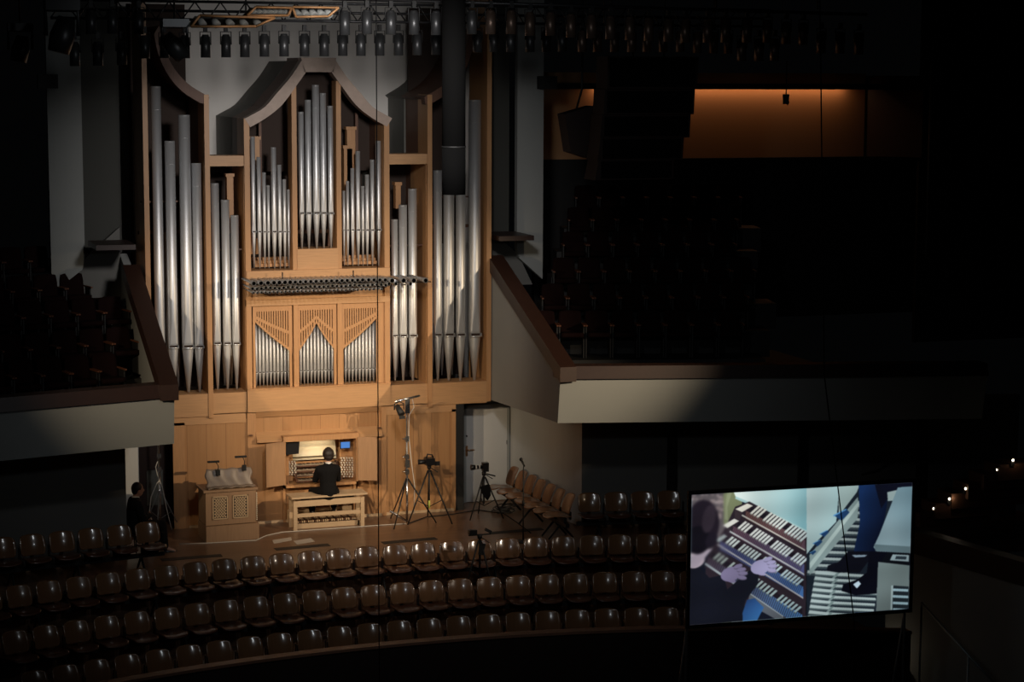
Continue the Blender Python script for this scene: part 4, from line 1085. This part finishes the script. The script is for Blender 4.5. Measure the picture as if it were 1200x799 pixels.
zz = at(500, 41, -7)[1]+.52; x0 = at(390, 40, -7)[0]; x1 = at(1015, 40, -7)[0]
obj('chord', MB().tube([(x0, -7, zz), (x1, -7, zz-.12)], .03, 6), m_blackm, tr)
hg = MB()
for i in range(5): xa = x0+(x1-x0)*(i+.5)/5; hg.tube([(xa, -7, zz-.05), (xa, -7, 10.55)], .015, 5)
obj('hanger', hg, m_black, tr)
# moving heads far left
def moving_head(u, v, Y, sc, label, tilt):
    x, z = at(u, v, Y); t = thing('moving_head_light', label, 'stage light', (x, Y, z))
    R_ = Matrix.Rotation(tilt, 3, 'Y')
    hb = MB(); pts = [R_ @ Vector((0, 0, .22*sc)), R_ @ Vector((0, 0, 0)), R_ @ Vector((0, 0, -.2*sc))]
    hb.tube(pts, [.10*sc, .15*sc, .13*sc], 14); obj('head', hb, m_can, t, local=True)
    obj('yoke', MB().tube([(-.19*sc, 0, 0), (-.19*sc, 0, .3*sc), (.19*sc, 0, .3*sc), (.19*sc, 0, 0)], .03*sc, 6), m_can, t, local=True)
    obj('base', lb(-.2*sc, .2*sc, -.15*sc, .15*sc, .3*sc, .42*sc), m_can, t, local=True)
    obj('stem', MB().tube([(0, 0, .42*sc), (0, 0, 10.5-z)], .015, 5), m_black, t, local=True)
moving_head(24, 58, -6, .9, 'grey moving head light farthest left under the ceiling', .2)
moving_head(73, 42, -7, 1.2, 'larger grey moving head light, second from the left under the ceiling', .25)
moving_head(205, 55, -7, .95, 'grey moving head light left of the organ top', -.7)
# ceiling openings framed in orange wood with pale cups inside
def opening(quad, n, label, Y0=-9):
    t = thing('ceiling_lamp_box', label, 'lamp box', (0, 0, 0))
    P = [at(u, v, Y0) for u, v in quad]; mb = MB()
    def bar(a, b, w):
        mb.tube([(a[0], Y0, a[1]), (b[0], Y0, b[1])], w, 4)
    for i in range(4): bar(P[i], P[(i+1) % 4], .018)
    obj('box_frame', mb, m_oak, t, 'orange-lit wooden rim')
    o = MB(); o.prism(P, 'y', Y0+.35, Y0+.4); obj('box_back', o, m_olive, t)
    for i in range(n):
        w = (i+.5)/n; a = (P[0][0]*(1-w)+P[1][0]*w, P[0][1]*(1-w)+P[1][1]*w); b = (P[3][0]*(1-w)+P[2][0]*w, P[3][1]*(1-w)+P[2][1]*w)
        c = ((a[0]+b[0])/2, (a[1]+b[1])/2); h_ = abs(a[1]-b[1])
        g = MB(); g.tube([(c[0]-.02, Y0+.2, c[1]+h_*.35), (c[0], Y0+.15, c[1]), (c[0]+.03, Y0+.1, c[1]-h_*.38)], [.02, .05, .055], 10)
        obj('lamp_cup', g, m_plas, t)
opening([(292,18),(297,8),(345,8.5),(340,19)][0:0] or [(300,8),(342,9),(338,18),(290,18)], 7, 'narrow lamp box in the ceiling, middle of three above the organ')
def box_light(u, v, e):
    x, z = at(u, v, -9.2); li = bpy.data.lights.new('lamp_box_fill', 'POINT'); li.energy = e; li.color = (1, .82, .66); li.shadow_soft_size = .05  # point lamps added before the lamp boxes to brighten the cups
    o = bpy.data.objects.new('lamp_box_fill', li); COL.objects.link(o); o.location = (x, -9.25, z)
for u_, v_, e_ in ((318, 20, .9), (370, 20, .9), (270, 33, .5), (345, 22, .5)): box_light(u_, v_, e_)
opening([(343,8),(397,9),(385,19),(347,20)], 5, 'lamp box in the ceiling, rightmost of three above the organ')
opening([(234,18),(322,21),(300,31),(224,31)], 5, 'wide lamp box in the ceiling, lowest of three above the organ')

# ------------------------------------------------------------------ PROJECTION SCREEN
def sray(u, v):
    return fw + rt2*((u-600)/F) - up2*((v-399.5)/F)
# upright panel: left edge at Y=-9.2, turned slightly
xl, ztl = at(809.8, 577, -9.2); _, zbl = at(809.5, 730, -9.2)
c0 = Vector((xl, -9.2)); 
SW, SH = None, None
# find right end on a line turned a few degrees, so that it meets the measured right edge
ang = -.045; best = None
for k in range(4000):
    t_ = 2+k*.001; px, py = xl+t_*math.cos(ang), -9.2+t_*math.sin(ang)
    x_, _ = at(1066.5, 640, py)
    if best is None or abs(x_-px) < best[0]: best = (abs(x_-px), t_)
SW = best[1]; pr_ = (xl+SW*math.cos(ang), -9.2+SW*math.sin(ang))
ztr = at(1067, 567, pr_[1])[1]; zbr = at(1065, 715, pr_[1])[1]
zt = (ztl+ztr)/2; zb = (zbl+zbr)/2; SH = zt-zb
scr = thing('projection_screen', 'large standing projection screen showing close-ups of organ keys and feet', 'screen', (xl, -9.2, ZS), ang)
b0z = zb-ZS
pic = MB(); pic.add([(0.0, -.012, b0z), (SW, -.012, b0z), (SW, -.012, b0z+SH), (0.0, -.012, b0z+SH)], [(0,1,2,3)])
def polys():
    """the projected picture, drawn as filled shapes; coordinates on a 917 x 546 picture"""
    L = []
    def P(c, *pts): L.append((c, pts))
    return L
TL, TR, BR, BL = (95,138), (1012,88), (1000,625), (82,692)
IW, IH = 720, 424
ss, tt = np.meshgrid((np.arange(IW)+.5)/IW, (np.arange(IH)+.5)/IH)       # tt: 0 top
PX = (TL[0]*(1-ss)+TR[0]*ss)*(1-tt)+(BL[0]*(1-ss)+BR[0]*ss)*tt
PY = (TL[1]*(1-ss)+TR[1]*ss)*(1-tt)+(BL[1]*(1-ss)+BR[1]*ss)*tt
img = np.zeros((IH, IW, 3)); img[:] = (20, 24, 36)
def inside(pts):
    m = np.zeros((IH, IW), bool); n = len(pts)
    for i in range(n):
        x1, y1 = pts[i]; x2, y2 = pts[(i+1) % n]
        if y1 == y2: continue
        c = ((PY >= min(y1, y2)) & (PY < max(y1, y2)))
        xi = x1+(PY-y1)*(x2-x1)/(y2-y1); m ^= (c & (PX < xi))
    return m
def fill(c, *pts, shade=None):
    m = inside(pts); col = np.array(c, float)
    if shade is None: img[m] = col
    else:
        w = np.clip((PX-shade[0])*shade[2]+(PY-shade[1])*shade[3], 0, 1)[..., None]
        img[m] = (col*(1-w)+np.array(shade[4], float)*w)[m]
def ell(c, cx, cy, rx, ry, a=0):
    ca, sa = math.cos(a), math.sin(a); dx, dy = PX-cx, PY-cy
    m = ((dx*ca+dy*sa)/rx)**2+((-dx*sa+dy*ca)/ry)**2 < 1; img[m] = c
# left picture: background, blurred tan pattern, pale case
fill((95,88,92), (60,100),(250,100),(250,340),(60,420))
rs = np.random.RandomState(3)
for _ in range(60):
    cx, cy = rs.uniform(95, 235), rs.uniform(135, 235); ell((lambda q: (118+q, 104+q, 104+q))(rs.randint(60)), cx, cy, rs.uniform(4,10), rs.uniform(3,7))
fill((120,128,96), (225,120),(300,120),(300,200),(262,235),(250,270),(225,260))
fill((142,150,118), (240,120),(262,120),(240,190),(243,250),(228,240))
fill((225,240,235), (255,100),(570,90),(570,300),(420,215),(275,150), shade=(300,140,.0034,.0012,(128,178,186)))
fill((170,205,205), (275,146),(420,211),(570,293),(570,305),(420,222),(272,156))
fill((44,36,44), (272,190),(330,168),(570,300),(570,700),(150,560),(150,420),(190,345),(225,290))
def manual(x0, y0, x1, y1, kw, bandc, bandc2, band, nkeys, kc, kc2):
    d_ = np.array([x1-x0, y1-y0], float); L_ = np.hypot(*d_); d_ /= L_
    # band of natural-key fronts below the pale sharps
    fill(bandc, (x0-30,y0+8),(x1,y1+8),(x1,y1+8+band),(x0-30,y0+8+band*.75), shade=(x0,y0,1/(x1-x0+1),0,bandc2))
    for i in range(nkeys*2):
        t_ = i/(nkeys*2); ax, ay = x0-26+(x1-x0+26)*t_, y0+10+(y1-y0)*t_
        fill(tuple(c*.55 for c in bandc), (ax,ay),(ax+2,ay+1),(ax-16,ay+band*.8),(ax-18,ay+band*.8-1))
    fill((30,26,34), (x0-6,y0-8),(x1,y1-14),(x1,y1+10),(x0-14,y0+12))
    for i in range(nkeys):
        if i % 7 in (3,): continue
        t_ = (i+.3)/nkeys; ax, ay = x0+(x1-x0)*t_, y0+(y1-y0)*t_
        kx = tuple(kc[j]*(1-t_)+kc2[j]*t_ for j in range(3)); kl = kw
        fill(kx, (ax+kl*.5,ay-kl*.42),(ax+kl*.5+9,ay-kl*.42+5),(ax-kl*.42+9,ay+kl*.42+5),(ax-kl*.42,ay+kl*.42))
        fill(tuple(c*.6 for c in kx), (ax-kl*.42,ay+kl*.42),(ax-kl*.42+9,ay+kl*.42+5),(ax-kl*.42+8,ay+kl*.42+10),(ax-kl*.42-1,ay+kl*.42+5))
fill((235,232,218), (272,200),(322,176),(345,186),(300,213)); fill((60,50,55), (270,203),(300,215),(290,246),(270,236))
manual(345, 198, 560, 322, 38, (110,78,76), (92,70,82), 46, 17, (238,238,225), (190,205,205))
fill((200,200,190), (300,222),(560,372),(560,378),(298,228))
fill((232,232,222), (222,268),(268,240),(288,250),(240,280)); fill((50,42,50), (240,280),(262,288),(250,305),(236,296))
manual(292, 262, 556, 425, 34, (96,72,86), (80,84,128), 52, 22, (228,230,222), (190,205,208))
fill((180,185,185), (250,290),(556,474),(556,481),(248,297))
fill((150,160,160), (190,330),(226,306),(240,315),(205,340))
manual(240, 325, 552, 520, 30, (72,74,112), (66,108,165), 52, 25, (200,210,205), (165,190,198))
fill((165,165,170), (200,345),(552,575),(552,582),(198,352))
manual(188, 392, 548, 640, 28, (70,60,74), (70,120,175), 60, 25, (160,172,165), (150,175,180))
fill((150,160,165), (150,425),(470,655),(466,664),(146,434))
fill((90,96,104), (330,560),(470,660),(440,670),(320,600))
# player: jacket, head, hands
fill((22,24,34), (80,430),(130,450),(165,490),(222,478),(238,540),(330,458),(368,480),(362,520),(312,588),(300,640),(350,672),(70,700))
fill((34,60,108), (318,585),(350,578),(388,618),(358,676),(300,676),(300,640), shade=(300,580,.004,.006,(60,120,180)))
ell((205,190,200), 108, 415, 42, 32, -.5); fill((180,168,182), (90,400),(160,370),(178,368),(120,440),(90,448))
ell((34,28,38), 138, 268, 68, 108, .12); ell((20,18,26), 120, 330, 50, 60, .2); ell((52,44,54), 165, 240, 26, 60, .2); ell((30,26,36), 175, 330, 22, 36, .4)
def hand(cx, cy, c):
    ell(c, cx, cy, 42, 30, -.35); d2 = tuple(v*.72 for v in c)
    for k, (ox, oy) in enumerate(((30,-34),(44,-20),(50,-4),(46,14))):
        ell(d2, cx+ox+1, cy+oy+3, 20, 9, -.35+.15*k); ell(c, cx+ox, cy+oy, 19, 8, -.35+.15*k)
    ell(c, cx-4, cy+24, 26, 10, .35)
hand(252, 475, (126,118,150)); hand(375, 445, (158,154,190))
# divider and right picture
fill((14,16,20), (566,380),(580,378),(576,665),(562,665))
fill((26,34,44), (566,90),(1030,70),(1020,660),(566,680))
fill((182,205,205), (566,90),(705,90),(690,255),(612,335),(566,392), shade=(566,120,.004,.001,(140,176,180)))
fill((150,172,170), (700,100),(790,95),(776,130),(700,230))
for k in range(11):    # pedals running back
    y = 180+k*28; x = 770-k*19
    fill((150,165,165), (x-10,y),(x+60+k*10,y+6),(x+60+k*10,y+16),(x-12,y+12)); fill((54,66,72), (x-12,y+12),(x+60+k*10,y+16),(x+60+k*10,y+24),(x-14,y+22))
fill((130,150,150), (578,395),(780,150),(784,175),(780,240),(590,470),(578,480)); fill((168,188,185), (578,430),(785,165),(788,182),(580,455))
for (x, y, w) in ((712,226,34), (640,305,20), (612,345,20), (592,385,14)):
    fill((30,60,100), (x-w,y),(x+w*.6,y-w*.8),(x+w,y-w*.3),(x,y+w*.7)); fill((90,150,200), (x-w,y),(x+w*.6,y-w*.8),(x+w*.6,y-w*.65),(x-w,y+w*.2))
for k in range(9):     # near pedals
    y = 462+k*24; x = 605-k*4
    fill((170,188,188), (x,y),(x+90,y+10),(x+270,y+20),(x+270,y+30),(x+90,y+22),(x-4,y+14)); fill((70,84,88), (x-4,y+14),(x+90,y+22),(x+270,y+30),(x+270,y+36),(x-4,y+24))
    fill((120,140,140), (x+88,y+8),(x+100,y+9),(x+78,y+34),(x+66,y+33))
fill((24,48,92), (783,85),(905,85),(905,180),(884,300),(862,400),(760,400),(790,260), shade=(790,150,.006,.0025,(10,14,30)))
fill((14,16,30), (850,90),(1010,85),(1010,118),(945,125),(905,160),(880,200))
fill((14,15,24), (740,380),(830,380),(828,420),(790,470),(700,470),(650,462),(655,440),(700,425)); fill((130,150,165), (755,395),(822,395),(810,404),(770,406))
fill((10,11,20), (830,380),(905,380),(870,520),(862,560),(770,566),(712,548),(720,520),(780,500),(820,470))
fill((200,225,240), (762,520),(785,505),(795,518),(778,538)); 
fill((150,170,170), (905,130),(960,118),(935,165),(908,168))
fill((128,152,160), (950,110),(1020,105),(1012,388),(860,380),(848,362),(872,310), shade=(870,200,.004,-.002,(104,138,152)))
fill((88,108,114), (850,350),(1008,360),(1006,390),(856,378))
fill((12,14,20), (905,383),(1004,388),(1003,440),(880,428)); fill((140,160,165), (930,393),(1000,396),(1000,424),(918,418)); fill((40,50,58), (945,400),(990,402),(988,415),(940,413))
fill((112,128,128), (868,425),(1003,440),(1000,650),(860,640), shade=(868,430,.0,.004,(92,104,104)))
fill((30,38,44), (925,525),(1000,530),(1000,650),(922,640))
for k in range(4): fill((150,180,190), (932,538+k*28),(998,541+k*28),(998,552+k*28),(932,549+k*28))
fill((150,170,172), (925,525),(933,525),(930,645),(922,640))
# soft blur, stronger at upper left, with faint brightness waves
k5 = np.array([1,2,1])/4.
far = img.copy()
for _ in range(22):
    far = .25*np.roll(far,1,0)+.5*far+.25*np.roll(far,-1,0); far = .25*np.roll(far,1,1)+.5*far+.25*np.roll(far,-1,1)
wb = np.clip((262-PX)/40, 0, 1)*np.clip((470-PY)/60, 0, 1); wb = wb[..., None]; img = img*(1-wb)+far*wb
img *= (.93+.09*np.sin(PX/61+PY/43)*np.cos(PY/57-PX/90))[..., None]
for _ in range(3):
    img = k5[0]*np.roll(img,1,0)+k5[1]*img+k5[2]*np.roll(img,-1,0); img = k5[0]*np.roll(img,1,1)+k5[1]*img+k5[2]*np.roll(img,-1,1)
im = bpy.data.images.new('projected_picture', IW, IH, alpha=False)
rgba = np.ones((IH, IW, 4), np.float32); rgba[..., :3] = np.clip(img[::-1]/255, 0, 1)
im.pixels.foreach_set(rgba.ravel()); im.update(); im.pack()
m_pic = bpy.data.materials.new('projected_picture'); m_pic.use_nodes = True; nt = m_pic.node_tree; N = nt.nodes
bs = N['Principled BSDF']; bs.inputs['Base Color'].default_value = (.02,.02,.02,1); bs.inputs['Roughness'].default_value = .7
ti = N.new('ShaderNodeTexImage'); ti.image = im; uvn = N.new('ShaderNodeUVMap'); nt.links.new(uvn.outputs[0], ti.inputs[0])
nt.links.new(ti.outputs['Color'], bs.inputs['Emission Color']); bs.inputs['Emission Strength'].default_value = .95
po = obj('projected_picture', pic, m_pic, scr, 'glowing picture of hands on organ keys and feet on pedals', local=True)
uvl = po.data.uv_layers.new(name='UVMap')
for lp in po.data.loops:
    co = po.data.vertices[lp.vertex_index].co; uvl.data[lp.index].uv = (co.x/SW, (co.z-b0z)/SH)
fr = MB(); b_ = .055
fr.box(-b_, 0, -.03, .02, b0z-b_, b0z+SH+b_); fr.box(SW, SW+b_, -.03, .02, b0z-b_, b0z+SH+b_); fr.box(0, SW, -.03, .02, b0z-b_, b0z); fr.box(0, SW, -.03, .02, b0z+SH, b0z+SH+b_)
obj('screen_border', fr, m_black, scr, 'black border of the screen', local=True)
obj('screen_back', lb(0, SW, -.008, .01, b0z, b0z+SH), m_black, scr, local=True)
for x in (-.03, SW-.05):
    l = MB(); l.tube([(x, .02, .0), (x, .02, b0z+SH)], .02, 6); obj('upright', l, m_grey, scr, local=True)
    l = MB(); l.tube([(x, .02, b0z-.02), (x-.12, .65, .02)], .015, 6); obj('rear_strut', l, m_grey, scr, local=True)
    obj('foot', lb(x-.04, x+.04, -.35, .75, 0, .03), m_grey, scr, local=True)

# ------------------------------------------------------------------ lower right: terrace wall, rail, stairs with step lamps
def gz(u, v, z): return Vector((*atz(u, v, z), z))
a = Vector((8.31, -6.63, .4)); b = Vector((9.3, -11.3, .4))
dv2 = (b-a)
slabp = [(a.x, a.y), (b.x, b.y)]
nn = Vector((-dv2.y, dv2.x)).normalized()*.2
if nn.x < 0: nn = -nn
struct('wall_terrace', MB().prism([(a.x, a.y), (b.x, b.y), (b.x+nn.x, b.y+nn.y), (a.x+nn.x, a.y+nn.y)], 'z', ZS, .4), m_plas, 'dim grey terrace wall at the lower right')
struct('trim_terrace_rail', MB().prism([(a.x-nn.x*.3, a.y-nn.y*.3), (b.x-nn.x*.3, b.y-nn.y*.3), (b.x+nn.x, b.y+nn.y), (a.x+nn.x, a.y+nn.y)], 'z', .4, .78), m_rail, 'brown capping of the terrace wall')
# handrail
q = [gz(1080, 706, 0), gz(1135, 768, -.5)]
hr = thing('handrail', 'thin metal handrail before the terrace wall at the lower right', 'handrail', tuple(q[0]))
obj('rail', MB().tube([q[0], q[1], q[1]+Vector((.15, -.5, -.3))], .018, 8), m_grey, hr)
for pz in (q[0], q[1]): obj('rail_post', MB().tube([pz, (pz.x, pz.y, ZS)], .018, 8), m_grey, hr)
# stair aisle
pts = [(1085,592),(1103,581),(1122,569),(1141,558),(1159,547),(1177,536)]
for i, (u, v) in enumerate(pts):
    zz = .9+.17*i; x, y = atz(u, v, zz)
    struct('floor_stair_%d' % (i+1), MB().box(x-.25, x+1.2, y-.25, y+.25, zz-.35, zz-.08), m_oakd, 'stair step %d in the dark right aisle' % (i+1))
    if i == 3: continue
    t = thing('step_lamp', 'tiny glowing step lamp, %s from the bottom of the dark right stairs' % ORD[(i+1) if i < 3 else i], 'lamp', (x, y-.27, zz), 0, 'step lamps on the right stairs')
    obj('lamp_lens', MB().sphere((0, 0, 0), .022, 6), m_steplamp, t, local=True)
    obj('lamp_bracket', lb(-.03, .03, .0, .025, -.1, .03), m_black, t, local=True)
    li = bpy.data.lights.new('step_glow', 'POINT'); li.energy = .25; li.color = (1, .82, .6); li.shadow_soft_size = .02
    lo = bpy.data.objects.new('step_glow', li); COL.objects.link(lo); lo.location = (x+.04, y-.33, zz+.02)
# handrail on the wall above the screen
x0, y0 = atz(1010, 556, 1.4); x1, y1 = atz(1112, 500, 2.1)
a_ = Vector((x0, y0, 1.4)); b_ = Vector((x1, y1, 2.1)); 
xa, za = at(1010, 556, -5); xb, zb2 = at(1028, 552, -5); xc_, zc = at(1112, 500, -5.3)
hr = thing('handrail', 'dark sloping handrail above the right part of the screen', 'handrail', (xa, -5, za))
obj('rail', MB().tube([(xa, -5, za), (xb, -5, zb2), (xc_, -5.3, zc)], .022, 8), m_black, hr)
obj('rail_bracket', MB().tube([(xb+.05, -5, zb2), (xb+.05, -4.75, zb2-.08)], .014, 6), m_black, hr)
# little lamp low at right beneath the screen
x, y = atz(1023, 758, -1.3)
t = thing('floor_lamp', 'tiny warm lamp glowing low beneath the right end of the screen', 'lamp', (x, y, -1.3))
obj('lamp_lens', MB().sphere((0, 0, 0), .025, 6), m_steplamp, t, local=True)
obj('lamp_post', lb(-.03, .03, .02, .08, -.35, .05), m_black, t, local=True)
li = bpy.data.lights.new('lamp_glow', 'POINT'); li.energy = .8; li.color = (1, .82, .6); li.shadow_soft_size = .02
lo = bpy.data.objects.new('lamp_glow', li); COL.objects.link(lo); lo.location = (x, y-.08, -1.38)
struct('floor_landing', MB().box(x-.1, x+.5, y-.4, y+.5, ZS, -1.65), m_oakd, 'landing beneath the screen')

# ------------------------------------------------------------------ LIGHTS
def spot(name, loc, target, energy, col, size, blend=.6, soft=.08):
    li = bpy.data.lights.new(name, 'SPOT'); li.energy = energy; li.color = col; li.spot_size = size; li.spot_blend = blend; li.shadow_soft_size = soft
    o = bpy.data.objects.new(name, li); COL.objects.link(o); o.location = loc
    o.rotation_euler = (Vector(target)-Vector(loc)).to_track_quat('-Z', 'Y').to_euler(); return o
def area(name, loc, target, energy, col, sx, sy):
    li = bpy.data.lights.new(name, 'AREA'); li.energy = energy; li.color = col; li.shape = 'RECTANGLE'; li.size = sx; li.size_y = sy
    o = bpy.data.objects.new(name, li); COL.objects.link(o); o.location = loc
    o.rotation_euler = (Vector(target)-Vector(loc)).to_track_quat('-Z', 'Y').to_euler(); return o
WARM = (1, .77, .51); NEU = (1, .93, .86); COOL = (.88, .96, 1)
spot('key_right', (9.2, -13, 6.7), (.3, 0, 2.5), 5200, WARM, .54, 1, .07)
spot('key_left', (-9.5, -13, 6.8), (.2, 0, 2.7), 2800, WARM, .54, 1, .07)
spot('key_left_inner', (-5.2, -13, 6.8), (.4, 0, 2.3), 3000, WARM, .40, 1, .07)
spot('pipes_front', (-1.5, -13, 9.3), (0, 0, 5.4), 3000, (1, .94, .90), .80, 1, .55)
spot('hall_fill_front', (-2, -15, 9.8), (.2, -.5, 3.6), 240, (.93, .97, 1), 1.5, 1, .3)  # added fill for the balcony fronts and upper walls
spot('hall_fill_wide', (-1, -19, 7.5), (0, -2, 2.8), 190, (.90, .96, 1), 1.15, 1, .3)  # added weak wide fill, lifts the walls under the balconies
spot('rows_fill_left', (-5.2, -13, 6.8), (.2, -3.1, .6), 420, (1, .84, .68), .40, 1, .06)  # extra spot added at the inner key lamp's place to light the chairs
spot('rows_fill_right', (9.2, -13, 6.7), (.4, -3.1, .6), 700, (1, .84, .68), .38, 1, .06)  # extra spot added where key_right hangs, for streaks on the chair backs
spot('rows_top', (1, -5.5, 8.2), (.6, -3.4, 0), 90, (1, .86, .72), .7, 1, .06)
spot('hall_fill_right', (-3, -18, 7.5), (9.5, -9, -.6), 55, (.85, .93, 1), .55, 1, .3)  # added faint fill for the terrace wall, black without it
area('cove', ((bx0+bx1)/2+.1, 4.05, bz1+.08), ((bx0+bx1)/2+.1, 4.2, bz1-1), 12, (1, .5, .25), 6.0, .04)
area('console_strip', ((kx0+kx1)/2, .14, zt_-.05), ((kx0+kx1)/2, .3, zb_), 1.4, (1, .86, .62), .6, .03)

w = bpy.data.worlds.new('world'); bpy.context.scene.world = w; w.use_nodes = True
w.node_tree.nodes['Background'].inputs[0].default_value = (.5, .55, .6, 1); w.node_tree.nodes['Background'].inputs[1].default_value = .0015
vs = bpy.context.scene.view_settings
vs.view_transform = 'Standard'; vs.look = 'None'; vs.gamma = 1; vs.exposure = 0; vs.use_curve_mapping = False
